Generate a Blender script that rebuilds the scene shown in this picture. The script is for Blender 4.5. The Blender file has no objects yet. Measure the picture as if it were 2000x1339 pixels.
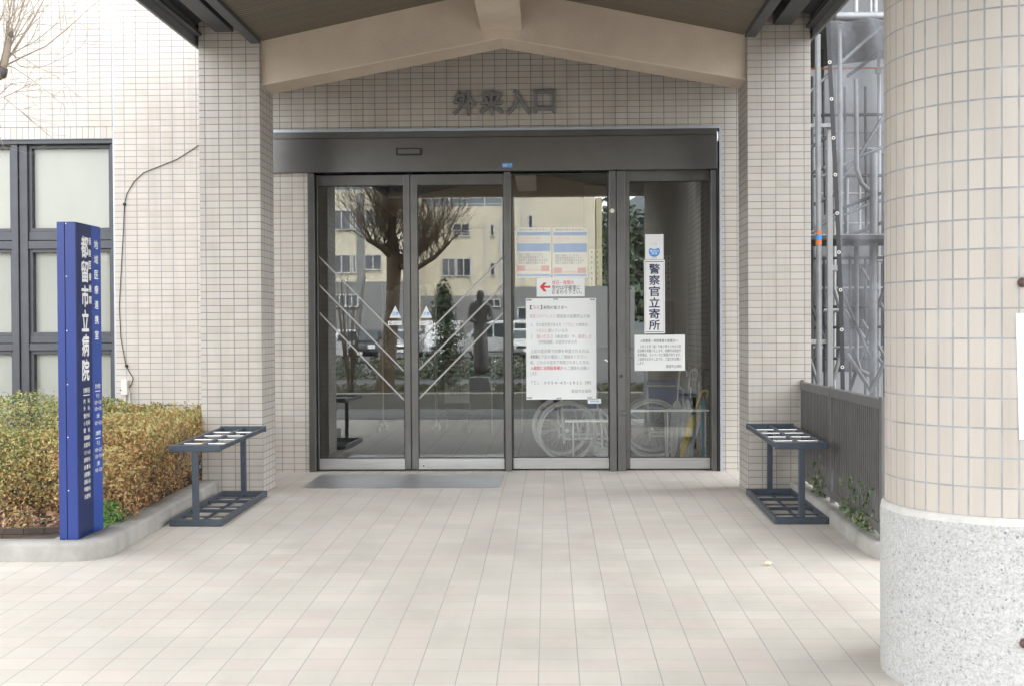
import bpy, bmesh, math, random
from mathutils import Vector, Matrix

PI = math.pi
scene = bpy.context.scene
COL = scene.collection

# ------------------------------------------------------------------ camera, sky, sun, exposure
F_PX = 2400.0
CAM_POS = Vector((0, 0, 1.18))
CAM_ROT = (Matrix.Rotation(math.radians(1.74), 3, 'Z') @ Matrix.Rotation(PI/2 - math.radians(0.70), 3, 'X')
           @ Matrix.Rotation(-0.0056, 3, 'Z'))
cam_data = bpy.data.cameras.new("camera")
cam_data.sensor_width = 36.0
cam_data.lens = 36.0 * F_PX / 2000.0
cam_data.clip_start = 0.02
cam_data.clip_end = 6000
cam = bpy.data.objects.new("camera", cam_data)
COL.objects.link(cam)
cam.matrix_world = Matrix.Translation(CAM_POS) @ CAM_ROT.to_4x4()
scene.camera = cam

SUN_EL, SUN_AZ = math.radians(60), math.radians(20)      # azimuth from +Y towards +X
world = bpy.data.worlds.new("World")
scene.world = world
world.use_nodes = True
wn = world.node_tree
for n in list(wn.nodes):
    wn.nodes.remove(n)
w_out = wn.nodes.new('ShaderNodeOutputWorld')
w_bg = wn.nodes.new('ShaderNodeBackground')
w_hs = wn.nodes.new('ShaderNodeHueSaturation')
w_sky = wn.nodes.new('ShaderNodeTexSky')
w_sky.sky_type = 'NISHITA'
w_sky.sun_disc = False
w_sky.sun_elevation = SUN_EL
w_sky.sun_rotation = SUN_AZ
w_sky.air_density = 1.0
w_sky.dust_density = 2.0
w_hs.inputs['Saturation'].default_value = 0.12
w_bg.inputs['Strength'].default_value = 0.15
wn.links.new(w_sky.outputs[0], w_hs.inputs['Color'])
wn.links.new(w_hs.outputs[0], w_bg.inputs['Color'])
wn.links.new(w_bg.outputs[0], w_out.inputs['Surface'])

sun_d = bpy.data.lights.new("sun", 'SUN')
sun_d.energy = 0.5
sun_d.angle = math.radians(25)
sun_d.color = (1.0, 0.96, 0.90)
sun = bpy.data.objects.new("sun", sun_d)
COL.objects.link(sun)
_sd = Vector((math.sin(SUN_AZ)*math.cos(SUN_EL), math.cos(SUN_AZ)*math.cos(SUN_EL), math.sin(SUN_EL)))
sun.rotation_euler = _sd.to_track_quat('Z', 'Y').to_euler()
sun.location = (6, 18, 25)

vs = scene.view_settings
vs.view_transform = 'Standard'
vs.look = 'None'
vs.exposure = 3.0
vs.gamma = 1.0
scene.cycles.max_bounces = 8
scene.cycles.transparent_max_bounces = 16
scene.cycles.glossy_bounces = 5
scene.cycles.caustics_reflective = False
scene.cycles.sample_clamp_indirect = 6

# ------------------------------------------------------------------ survey helpers: a pixel of the 2000 px photo on a real plane, in metres
def ray(u, v):
    return CAM_ROT @ Vector(((u-1000)/F_PX, -(v-669.5)/F_PX, -1))
def at(u, v, Y):
    d = ray(u, v)
    return CAM_POS + d*(Y/d.y)
def mir(u, v, B):
    """a point seen mirrored in the door glass (plane Y = 10.27), B metres behind the camera"""
    p = at(u, v, 2*10.27+B)
    return Vector((p.x, -B, p.z))

# ------------------------------------------------------------------ mesh builder
class MB:
    def __init__(self):
        self.v = []; self.f = []
    def add(self, vs_, fs_):
        o = len(self.v)
        self.v.extend(tuple(p) for p in vs_)
        self.f.extend(tuple(i+o for i in f) for f in fs_)
        return self
    def box(self, x0, x1, y0, y1, z0, z1):
        if x0 > x1: x0, x1 = x1, x0
        if y0 > y1: y0, y1 = y1, y0
        if z0 > z1: z0, z1 = z1, z0
        return self.add([(x0,y0,z0),(x1,y0,z0),(x1,y1,z0),(x0,y1,z0),(x0,y0,z1),(x1,y0,z1),(x1,y1,z1),(x0,y1,z1)],
                        [(0,3,2,1),(4,5,6,7),(0,1,5,4),(1,2,6,5),(2,3,7,6),(3,0,4,7)])
    def prism(self, poly, axis, a, b):
        """poly: 2-D points; axis 'x' -> (y,z), 'y' -> (x,z), 'z' -> (x,y)"""
        def mk(p, t):
            return {'x': (t, p[0], p[1]), 'y': (p[0], t, p[1]), 'z': (p[0], p[1], t)}[axis]
        n = len(poly)
        vs_ = [mk(p, a) for p in poly] + [mk(p, b) for p in poly]
        fs_ = [tuple(range(n)), tuple(range(2*n-1, n-1, -1))]
        for i in range(n):
            j = (i+1) % n
            fs_.append((i, i+n, j+n, j))
        return self.add(vs_, fs_)
    def tube(self, pts, r, n=8, caps=True):
        pts = [Vector(p) for p in pts]
        m = len(pts)
        rs = r if isinstance(r, (list, tuple)) else [r]*m
        t0 = (pts[1]-pts[0]).normalized()
        a = Vector((0,0,1)) if abs(t0.z) < 0.9 else Vector((1,0,0))
        u = t0.cross(a).normalized()
        o = len(self.v)
        for i, p in enumerate(pts):
            if i == 0: t = pts[1]-pts[0]
            elif i == m-1: t = pts[-1]-pts[-2]
            else: t = (pts[i+1]-pts[i]).normalized() + (pts[i]-pts[i-1]).normalized()
            if t.length < 1e-9: t = t0
            t = t.normalized()
            u = (u - t*u.dot(t))
            if u.length < 1e-6: u = t.orthogonal()
            u = u.normalized(); w = t.cross(u)
            for k in range(n):
                an = 2*PI*k/n
                self.v.append(tuple(p + (u*math.cos(an) + w*math.sin(an))*rs[i]))
        for i in range(m-1):
            for k in range(n):
                k2 = (k+1) % n
                self.f.append((o+i*n+k, o+i*n+k2, o+(i+1)*n+k2, o+(i+1)*n+k))
        if caps:
            self.f.append(tuple(o+k for k in range(n-1, -1, -1)))
            self.f.append(tuple(o+(m-1)*n+k for k in range(n)))
        return self
    def lathe(self, prof, c=(0,0,0), n=32, axis='z'):
        """prof: (radius, height) from bottom to top"""
        o = len(self.v)
        for (r, h) in prof:
            for k in range(n):
                an = 2*PI*k/n
                x, y, z = r*math.cos(an), r*math.sin(an), h
                if axis == 'y': x, y, z = x, -z, y
                if axis == 'x': x, y, z = z, x, y
                self.v.append((c[0]+x, c[1]+y, c[2]+z))
        for i in range(len(prof)-1):
            for k in range(n):
                k2 = (k+1) % n
                self.f.append((o+i*n+k, o+i*n+k2, o+(i+1)*n+k2, o+(i+1)*n+k))
        self.f.append(tuple(o+k for k in range(n-1, -1, -1)))
        self.f.append(tuple(o+(len(prof)-1)*n+k for k in range(n)))
        return self
    def ring(self, c, R, r, axis='y', n=40, m=8):
        """torus around axis"""
        o = len(self.v)
        for i in range(n):
            a = 2*PI*i/n
            for k in range(m):
                b = 2*PI*k/m
                q = R + r*math.cos(b); h = r*math.sin(b)
                x, y, z = q*math.cos(a), h, q*math.sin(a)
                if axis == 'z': x, y, z = x, z, h
                if axis == 'x': x, y, z = h, x, z
                self.v.append((c[0]+x, c[1]+y, c[2]+z))
        for i in range(n):
            for k in range(m):
                i2, k2 = (i+1) % n, (k+1) % m
                self.f.append((o+i*m+k, o+i2*m+k, o+i2*m+k2, o+i*m+k2))
        return self
    def ball(self, c, r, n=10, m=7, s=(1,1,1)):
        o = len(self.v)
        for i in range(m+1):
            t = PI*i/m
            for k in range(n):
                a = 2*PI*k/n
                self.v.append((c[0]+r*s[0]*math.sin(t)*math.cos(a), c[1]+r*s[1]*math.sin(t)*math.sin(a), c[2]+r*s[2]*math.cos(t)))
        for i in range(m):
            for k in range(n):
                k2 = (k+1) % n
                self.f.append((o+i*n+k, o+(i+1)*n+k, o+(i+1)*n+k2, o+i*n+k2))
        return self
    def quad(self, a, b, c, d):
        return self.add([a, b, c, d], [(0,1,2,3)])
    def build(self, name, mat, parent=None, bevel=0, smooth=0, recalc=True):
        me = bpy.data.meshes.new(name)
        off = world_loc(parent)
        me.from_pydata([(p[0]-off[0], p[1]-off[1], p[2]-off[2]) for p in self.v], [], self.f)
        me.validate()
        if recalc and len(self.f) < 20000:
            bm = bmesh.new(); bm.from_mesh(me)
            bmesh.ops.recalc_face_normals(bm, faces=bm.faces)
            bm.to_mesh(me); bm.free()
        o = bpy.data.objects.new(name, me)
        COL.objects.link(o)
        if parent: o.parent = parent
        me.materials.append(mat)
        if smooth:
            me.polygons.foreach_set('use_smooth', [True]*len(me.polygons))
            try: me.set_sharp_from_angle(angle=math.radians(smooth))
            except Exception: pass
        if bevel:
            b = o.modifiers.new('bevel', 'BEVEL'); b.width = bevel; b.segments = 2; b.limit_method = 'ANGLE'
            b.angle_limit = math.radians(40)
        return o

def world_loc(o):
    p = Vector((0,0,0))
    while o is not None:
        p += Vector(o.location); o = o.parent
    return p

def tag(o, label=None, cat=None, group=None, kind=None):
    if label: o['label'] = label
    if cat: o['category'] = cat
    if group: o['group'] = group
    if kind: o['kind'] = kind
    return o
def thing(name, label, cat, loc=(0,0,0), group=None):
    o = bpy.data.objects.new(name, None); COL.objects.link(o)
    o.location = loc; o.empty_display_size = 0.1
    return tag(o, label, cat, group)
def copy_tree(o, parent=None):
    c = o.copy(); COL.objects.link(c); c.parent = parent
    for ch in list(o.children): copy_tree(ch, c)
    return c

# ------------------------------------------------------------------ materials
def new_mat(name):
    m = bpy.data.materials.new(name); m.use_nodes = True
    nt = m.node_tree
    return m, nt, nt.nodes['Principled BSDF']
def nd(nt, t, **kw):
    n = nt.nodes.new(t)
    for k, v in kw.items(): setattr(n, k, v)
    return n
def mathn(nt, op, a, b=None, c=None):
    n = nd(nt, 'ShaderNodeMath', operation=op)
    for i, x in enumerate((a, b, c)):
        if x is None: continue
        if isinstance(x, (int, float)): n.inputs[i].default_value = x
        else: nt.links.new(x, n.inputs[i])
    return n.outputs[0]
def mixc(nt, fac, a, b, mode='MIX'):
    n = nd(nt, 'ShaderNodeMix', data_type='RGBA', blend_type=mode)
    for i, x in ((0, fac), (6, a), (7, b)):
        if isinstance(x, (int, float)): n.inputs[i].default_value = x
        elif isinstance(x, tuple): n.inputs[i].default_value = (*x, 1) if len(x) == 3 else x
        else: nt.links.new(x, n.inputs[i])
    return n.outputs[2]
def noise(nt, scale, detail=4, rough=.55, vec=None):
    n = nd(nt, 'ShaderNodeTexNoise')
    n.inputs['Scale'].default_value = scale; n.inputs['Detail'].default_value = detail; n.inputs['Roughness'].default_value = rough
    if vec is None:
        g = nd(nt, 'ShaderNodeNewGeometry'); vec = g.outputs['Position']
    nt.links.new(vec, n.inputs['Vector'])
    return n.outputs[0]
def ramp(nt, fac, stops):
    r = nd(nt, 'ShaderNodeValToRGB')
    e = r.color_ramp.elements
    while len(e) < len(stops): e.new(0.5)
    for el, (p, c) in zip(e, stops):
        el.position = p; el.color = (*c, 1) if len(c) == 3 else c
    nt.links.new(fac, r.inputs[0])
    return r.outputs[0]
def bump(nt, bsdf, h, strength=.3, dist=.01):
    b = nd(nt, 'ShaderNodeBump'); b.inputs['Strength'].default_value = strength; b.inputs['Distance'].default_value = dist
    nt.links.new(h, b.inputs['Height']); nt.links.new(b.outputs[0], bsdf.inputs['Normal'])

def plain(name, col, rough=.5, metal=0, var=.12, scale=8, bmp=0, bscale=60, spec=.5, stretch=None):
    m, nt, b = new_mat(name)
    g = nd(nt, 'ShaderNodeTexCoord')
    vec = g.outputs['Object']
    if stretch:
        mp = nd(nt, 'ShaderNodeMapping'); mp.inputs['Scale'].default_value = stretch
        nt.links.new(vec, mp.inputs[0]); vec = mp.outputs[0]
    f = noise(nt, scale, 5, .6, vec)
    lo = tuple(c*(1-var) for c in col); hi = tuple(min(1, c*(1+var)) for c in col)
    nt.links.new(ramp(nt, f, [(.3, lo), (.7, hi)]), b.inputs['Base Color'])
    b.inputs['Roughness'].default_value = rough; b.inputs['Metallic'].default_value = metal
    b.inputs['Specular IOR Level'].default_value = spec
    if bmp: bump(nt, b, noise(nt, bscale, 6, .6, vec), bmp, .004)
    return m

def tile_mat(name, w, h, mw, mh, cols, joint, xp=0, zp=0, rough=.35, mode='wall', centre=None, jx=None, wear=.10, radius=None):
    """ceramic tile: cell grid from world position; cols = list of tile colours, joint = colour of the joints"""
    m, nt, b = new_mat(name)
    g = nd(nt, 'ShaderNodeNewGeometry')
    sp = nd(nt, 'ShaderNodeSeparateXYZ'); nt.links.new(g.outputs['Position'], sp.inputs[0])
    X, Y, Z = sp.outputs
    if mode == 'wall':
        sn = nd(nt, 'ShaderNodeSeparateXYZ'); nt.links.new(g.outputs['Normal'], sn.inputs[0])
        side = mathn(nt, 'GREATER_THAN', mathn(nt, 'ABSOLUTE', sn.outputs[0]), .6)
        U = mathn(nt, 'ADD', mathn(nt, 'MULTIPLY', mathn(nt, 'SUBTRACT', X, xp), mathn(nt, 'SUBTRACT', 1, side)),
                  mathn(nt, 'MULTIPLY', mathn(nt, 'ADD', Y, .0275), side))
        V = mathn(nt, 'SUBTRACT', Z, zp)
    elif mode == 'floor':
        U = mathn(nt, 'SUBTRACT', X, xp); V = mathn(nt, 'SUBTRACT', Y, zp)
    else:
        dx = mathn(nt, 'SUBTRACT', X, centre[0]); dy = mathn(nt, 'SUBTRACT', Y, centre[1])
        U = mathn(nt, 'ADD', mathn(nt, 'MULTIPLY', mathn(nt, 'ARCTAN2', dx, mathn(nt, 'MULTIPLY', dy, -1)), radius), xp)
        V = mathn(nt, 'SUBTRACT', Z, zp)
    uu = mathn(nt, 'DIVIDE', U, w); vv = mathn(nt, 'DIVIDE', V, h)
    fu = mathn(nt, 'FRACT', uu); fv = mathn(nt, 'FRACT', vv)
    du = mathn(nt, 'MULTIPLY', mathn(nt, 'MINIMUM', fu, mathn(nt, 'SUBTRACT', 1, fu)), w)
    dv = mathn(nt, 'MULTIPLY', mathn(nt, 'MINIMUM', fv, mathn(nt, 'SUBTRACT', 1, fv)), h)
    def soft(d, half):
        r = nd(nt, 'ShaderNodeMapRange'); r.inputs[1].default_value = half*.75; r.inputs[2].default_value = half*1.25
        r.inputs[3].default_value = 1; r.inputs[4].default_value = 0
        nt.links.new(d, r.inputs[0]); return r.outputs[0]
    ju = soft(du, mw/2); jv = soft(dv, mh/2)
    cell = nd(nt, 'ShaderNodeCombineXYZ')
    nt.links.new(mathn(nt, 'FLOOR', uu), cell.inputs[0]); nt.links.new(mathn(nt, 'FLOOR', vv), cell.inputs[1])
    wn_ = nd(nt, 'ShaderNodeTexWhiteNoise'); wn_.noise_dimensions = '3D'; nt.links.new(cell.outputs[0], wn_.inputs['Vector'])
    n = len(cols)
    cr = ramp(nt, wn_.outputs['Value'], [((i+.5)/n, c) for i, c in enumerate(cols)])
    stain = noise(nt, 1.7, 6, .6)
    fine = noise(nt, 160, 3, .6)
    k = mathn(nt, 'ADD', mathn(nt, 'MULTIPLY', stain, wear*2), mathn(nt, 'MULTIPLY', fine, .10))
    k = mathn(nt, 'ADD', k, 1-wear-.05)
    sm = nd(nt, 'ShaderNodeMapping'); sm.inputs['Scale'].default_value = (7, 7, .5) if mode != 'floor' else (1.3, .7, 1)
    nt.links.new(g.outputs['Position'], sm.inputs[0])
    sk_ = nd(nt, 'ShaderNodeMapRange'); sk_.inputs[1].default_value = .48; sk_.inputs[2].default_value = .80; sk_.inputs[3].default_value = 0; sk_.inputs[4].default_value = .16 if mode != 'floor' else .20
    nt.links.new(noise(nt, 1.4, 6, .62, sm.outputs[0]), sk_.inputs[0])
    k = mathn(nt, 'SUBTRACT', k, sk_.outputs[0])
    kc = nd(nt, 'ShaderNodeCombineXYZ')
    for i in range(3): nt.links.new(k, kc.inputs[i])
    tilec = mixc(nt, 1.0, cr, kc.outputs[0], 'MULTIPLY')
    jn = noise(nt, 9, 4, .6)
    jcol = ramp(nt, jn, [(.25, tuple(c*.75 for c in joint)), (.75, tuple(min(1, c*1.25) for c in joint))])
    if jx is not None:        # joints running the other way are tighter and cleaner
        c1 = mixc(nt, mathn(nt, 'MULTIPLY', jv, jx), tilec, jcol)
        fin = mixc(nt, mathn(nt, 'MULTIPLY', ju, mathn(nt, 'ADD', .45, mathn(nt, 'MULTIPLY', jn, .8))), c1, jcol)
        hmask = mathn(nt, 'MAXIMUM', ju, mathn(nt, 'MULTIPLY', jv, jx))
    else:
        hmask = mathn(nt, 'MAXIMUM', ju, jv)
        fin = mixc(nt, hmask, tilec, jcol)
    nt.links.new(fin, b.inputs['Base Color'])
    rr = mathn(nt, 'ADD', mathn(nt, 'MULTIPLY', hmask, .4), mathn(nt, 'ADD', rough-.08, mathn(nt, 'MULTIPLY', stain, .16)))
    nt.links.new(rr, b.inputs['Roughness'])
    hh = mathn(nt, 'ADD', mathn(nt, 'SUBTRACT', 1, hmask), mathn(nt, 'MULTIPLY', wn_.outputs['Value'], .12))
    hh = mathn(nt, 'ADD', hh, mathn(nt, 'MULTIPLY', fine, .06))
    bump(nt, b, hh, .5, .003)
    return m

WALL_COLS = [(.465,.42,.365), (.50,.46,.405), (.485,.447,.395), (.515,.475,.42), (.49,.44,.382), (.497,.465,.415), (.478,.432,.375)]
WALL_J = (.21,.215,.22)
M = {}
M['tile_door'] = tile_mat('tile_door', .1, .05, .0055, .005, [tuple(c*1.12 for c in q) for q in WALL_COLS], WALL_J, xp=-2.243, zp=.006)
M['tile_left'] = tile_mat('tile_left', .1, .05, .0055, .005, [(0.580,0.522,0.454), (0.600,0.552,0.492), (0.585,0.532,0.473), (0.620,0.561,0.502)], (.30,.30,.30), xp=-3.597, zp=.008)
M['tile_pillar'] = tile_mat('tile_pillar', .1, .05, .0055, .005, WALL_COLS, WALL_J, xp=-2.063, zp=.0)
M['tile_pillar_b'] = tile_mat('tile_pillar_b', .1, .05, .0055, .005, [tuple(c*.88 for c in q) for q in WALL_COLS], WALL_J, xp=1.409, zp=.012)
M['soldier'] = tile_mat('soldier_tile', .05, .1, .005, .006, [(.58,.53,.47), (.61,.57,.52)], (.30,.30,.30), xp=-3.597, zp=2.76)
COLC = (1.672, 4.56)
M['tile_column'] = tile_mat('tile_column', .0535, .1005, .0062, .0058, [(0.439,0.391,0.340), (0.461,0.417,0.369), (0.450,0.403,0.351), (0.478,0.433,0.380)], (.30,.31,.32), zp=.03, mode='round', centre=COLC, radius=.425, wear=.06)
M['paving'] = tile_mat('paving', .1495, .1495, .0042, .0035, [(0.543,0.505,0.440), (0.573,0.535,0.470), (0.553,0.520,0.454), (0.583,0.520,0.460), (0.563,0.530,0.470), (0.533,0.500,0.435), (0.599,0.560,0.494), (0.553,0.500,0.445)], (.33,.325,.315), xp=-.046, zp=.07, rough=.55, mode='floor', jx=.62, wear=.17)
M['inner_tile'] = tile_mat('inner_tile', .1, .05, .005, .005, [(0.450,0.420,0.362), (0.495,0.450,0.392)], (0.210,0.210,0.203), xp=0, zp=0)
M['inner_floor'] = tile_mat('inner_floor', .3, .3, .005, .005, [(0.180,0.180,0.180), (0.195,0.195,0.192)], (0.090,0.090,0.090), xp=0, zp=0, mode='floor', rough=.4)

M['stucco'] = plain('stucco', (0.573,0.482,0.390), .85, var=.12, scale=2.2, bmp=.8, bscale=80)
M['steel'] = plain('dark_stainless', (0.144,0.142,0.137), .34, .85, var=.12, scale=5, stretch=(0.720,0.720,0.850), bmp=.05, bscale=60)
M['steel_h'] = plain('header_stainless', (0.163,0.160,0.155), .30, .85, var=.10, scale=3, stretch=(0.850,0.850,0.850), bmp=.03, bscale=20)
M['steel_b'] = plain('bottom_rail_stainless', (.45,.45,.445), .33, .9, var=.10, scale=4, stretch=(1,1,16), bmp=.05, bscale=60)
M['mat_steel'] = plain('plate_stainless', (.50,.505,.515), .38, .85, var=.10, scale=3, bmp=.05, bscale=80)
M['alu'] = plain('aluminium_trim', (.50,.54,.60), .4, .6, var=.05)
M['black'] = plain('black_rubber', (.02,.02,.021), .5, var=.2)
M['win_frame'] = plain('window_frame_paint', (.085,.09,.10), .45, .2, var=.10)
M['roof_steel'] = plain('roof_steel_paint', (.085,.09,.095), .5, .2, var=.12, scale=4, bmp=.05)
M['roof_steel_l'] = plain('fascia_steel_paint', (.26,.27,.28), .45, .3, var=.06, scale=4)
M['concrete'] = plain('kerb_concrete', (0.336,0.324,0.296), .9, var=.22, scale=5, bmp=.5, bscale=70)
M['mortar'] = plain('pale_mortar', (.50,.49,.46), .9, var=.12, scale=14, bmp=.4, bscale=70)
M['concrete_d'] = plain('planter_concrete', (0.320,0.312,0.279), .9, var=.25, scale=2, bmp=.4, bscale=30)
M['rack'] = plain('rack_paint', (.06,.075,.095), .42, .25, var=.14, scale=12, bmp=.04)
M['rack_bar'] = plain('rack_bar_zinc', (.62,.63,.64), .3, .7, var=.06)
M['fence'] = plain('fence_paint', (0.129,0.127,0.123), .5, .2, var=.12, scale=7)
M['blue'] = plain('sign_blue', (.014,.036,.195), .33, 0, var=.07, scale=2, spec=.5)
M['blue_dk'] = plain('sign_panel_navy', (.009,.020,.088), .3, 0, var=.07, scale=2)
M['blue_lt'] = plain('sign_strip_blue', (.022,.064,.31), .3, 0, var=.08, scale=2)
M['white'] = plain('white_lettering', (.78,.78,.77), .5, var=.02)
M['paper'] = plain('paper', (.80,.81,.80), .75, var=.02, scale=4)
def laminated(name, col):
    m = plain(name, col, .75, var=.02, scale=4); b = m.node_tree.nodes['Principled BSDF']
    b.inputs['Coat Weight'].default_value = 1.0; b.inputs['Coat Roughness'].default_value = .03
    return m
M['lam'] = laminated('laminated_paper', (.80,.81,.80)); M['lam_c'] = laminated('laminated_cream_paper', (.74,.73,.65))
M['paper_c'] = plain('cream_paper', (.74,.72,.60), .75, var=.03, scale=4)
M['ink'] = plain('ink', (.05,.05,.055), .7, var=.05)
M['ink_s'] = plain('ink_soft', (.34,.35,.36), .7, var=.05)
M['ink_navy'] = plain('ink_navy', (.012,.012,.075), .6, var=.05)
M['ink_red'] = plain('ink_red', (.68,.06,.06), .6, var=.05)
M['ink_pink'] = plain('ink_faded_red', (.66,.36,.38), .6, var=.05)
M['ink_blue'] = plain('ink_blue', (.42,.53,.70), .6, var=.05)
M['ink_sky'] = plain('ink_sky_blue', (.06,.30,.72), .5, var=.04)
M['salmon'] = plain('ink_salmon', (.76,.50,.45), .6, var=.06)
M['red_dk'] = plain('dark_red_print', (.35,.03,.03), .6, var=.06)
M['yellow'] = plain('yellow_print', (.65,.55,.06), .6, var=.06)
M['letter'] = plain('bronze_letter', (.25,.25,.25), .45, .35, var=.15, scale=10)
M['cable'] = plain('cable_black', (.03,.03,.032), .5, var=.1)
M['plastic'] = plain('white_plastic', (.72,.71,.66), .45, var=.04)
M['soil'] = plain('soil', (.075,.058,.042), .95, var=.45, scale=9, bmp=.9, bscale=25)
M['wood_old'] = plain('weathered_timber', (.09,.065,.05), .85, var=.3, scale=3, stretch=(1,8,1), bmp=.3)
M['scaf'] = plain('galvanised_tube', (0.294,0.308,0.315), .45, .5, var=.14, scale=9)
M['scaf_l'] = plain('bright_galvanised_tube', (0.465,0.473,0.473), .45, .3, var=.08, scale=9)
M['scaf_d'] = plain('scaffold_plank', (.10,.10,.10), .7, .2, var=.3, scale=4, stretch=(1,6,1), bmp=.2)
M['orange'] = plain('orange_band', (.75,.20,.04), .5, var=.08)
M['asphalt'] = plain('asphalt', (.085,.085,.087), .9, var=.25, scale=2.5, bmp=.6, bscale=120)
M['drive'] = plain('bounce_pale_asphalt', (.21,.21,.205), .9, var=.18, scale=2.5, bmp=.6, bscale=120)  # drive colour lightened to bounce light under the canopy
M['ground'] = plain('earth', (.10,.10,.095), .95, var=.25, scale=.4, bmp=.4, bscale=5)
M['roadpaint'] = plain('road_paint', (.72,.72,.70), .7, var=.08)
M['cream'] = plain('cream_render', (0.568,0.525,0.414), .85, var=.05, scale=.6, bmp=.1)
M['cream_d'] = plain('olive_render', (.44,.41,.27), .85, var=.05, scale=.6)
M['far_white'] = plain('white_frame', (0.476,0.476,0.476), .5, var=.05)
M['far_grey'] = plain('grey_render', (0.210,0.210,0.210), .85, var=.07, scale=.8)
M['car_white'] = plain('car_paint_white', (0.484,0.490,0.496), .2, 0, var=.02)
M['car_dark'] = plain('car_paint_dark', (.03,.032,.036), .2, .2, var=.05)
M['car_silver'] = plain('car_paint_silver', (.50,.51,.53), .25, .5, var=.03)
M['tyre'] = plain('tyre_rubber', (.02,.02,.02), .8, var=.15)
M['hub'] = plain('alloy_hub', (.5,.5,.5), .35, .7, var=.08)
M['lamp_red'] = plain('lamp_red', (.5,.02,.02), .2, var=.05)
M['lamp_clear'] = plain('lamp_clear', (.75,.76,.78), .1, var=.03)
M['bronze'] = plain('statue_bronze', (0.132,0.132,0.125), .45, .4, var=.3, scale=10, bmp=.3, bscale=20)
M['stone_d'] = plain('pedestal_stone', (0.195,0.195,0.188), .6, var=.15, scale=12)
M['chrome'] = plain('wheelchair_chrome', (.82,.83,.84), .25, .35, var=.04)
M['silver'] = plain('wheelchair_silver', (.80,.81,.82), .4, .1, var=.05)
M['grey_tyre'] = plain('grey_tyre', (.74,.74,.72), .7, var=.06)
M['seat_blue'] = plain('seat_navy', (.02,.06,.34), .8, var=.2, scale=20, bmp=.3, bscale=200)
M['umb_yellow'] = plain('umbrella_yellow', (.80,.62,.04), .5, var=.12, scale=20)
M['umb_brown'] = plain('umbrella_brown', (.20,.11,.05), .5, var=.15)
M['umb_teal'] = plain('umbrella_teal', (.08,.36,.48), .5, var=.1)
M['umb_black'] = plain('umbrella_black', (.02,.02,.024), .5, var=.2)
M['wood_handle'] = plain('cane_handle', (.24,.11,.04), .4, var=.15)
M['inner_wall'] = plain('inner_wall_paint', (0.270,0.262,0.247), .8, var=.05, scale=1)
M['inner_ceil'] = plain('inner_ceiling_board', (.32,.31,.29), .85, var=.04)
M['board'] = plain('board_grey', (.40,.41,.41), .6, var=.05)
M['cloth_dark'] = plain('coat_cloth', (0.110,0.110,0.120), .9, var=.15, scale=12, bmp=.2)
M['trouser'] = plain('trouser_cloth', (.03,.032,.04), .9, var=.15, scale=12)
M['skin'] = plain('skin', (.45,.28,.20), .55, var=.06, scale=20)
M['hair'] = plain('hair', (.02,.017,.015), .55, var=.2, scale=40)

def ceiling_mat():
    m, nt, b = new_mat('canopy_boards')
    g = nd(nt, 'ShaderNodeNewGeometry'); sp = nd(nt, 'ShaderNodeSeparateXYZ'); nt.links.new(g.outputs['Position'], sp.inputs[0])
    y = mathn(nt, 'DIVIDE', sp.outputs[1], .042)
    fr = mathn(nt, 'FRACT', y)
    gro = mathn(nt, 'LESS_THAN', fr, .28)
    w = nd(nt, 'ShaderNodeTexWhiteNoise'); w.noise_dimensions = '1D'; nt.links.new(mathn(nt, 'FLOOR', y), w.inputs['W'])
    c = ramp(nt, w.outputs['Value'], [(0, (.155,.135,.10)), (1, (.195,.165,.125))])
    st = noise(nt, 2.2, 5, .6)
    c = mixc(nt, mathn(nt, 'MULTIPLY', st, .35), c, (.11,.10,.075))
    nt.links.new(mixc(nt, gro, c, (.055,.048,.04)), b.inputs['Base Color'])
    b.inputs['Roughness'].default_value = .6
    bump(nt, b, mathn(nt, 'SUBTRACT', 1, gro), .5, .004)
    return m
M['ceiling'] = ceiling_mat()

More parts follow.
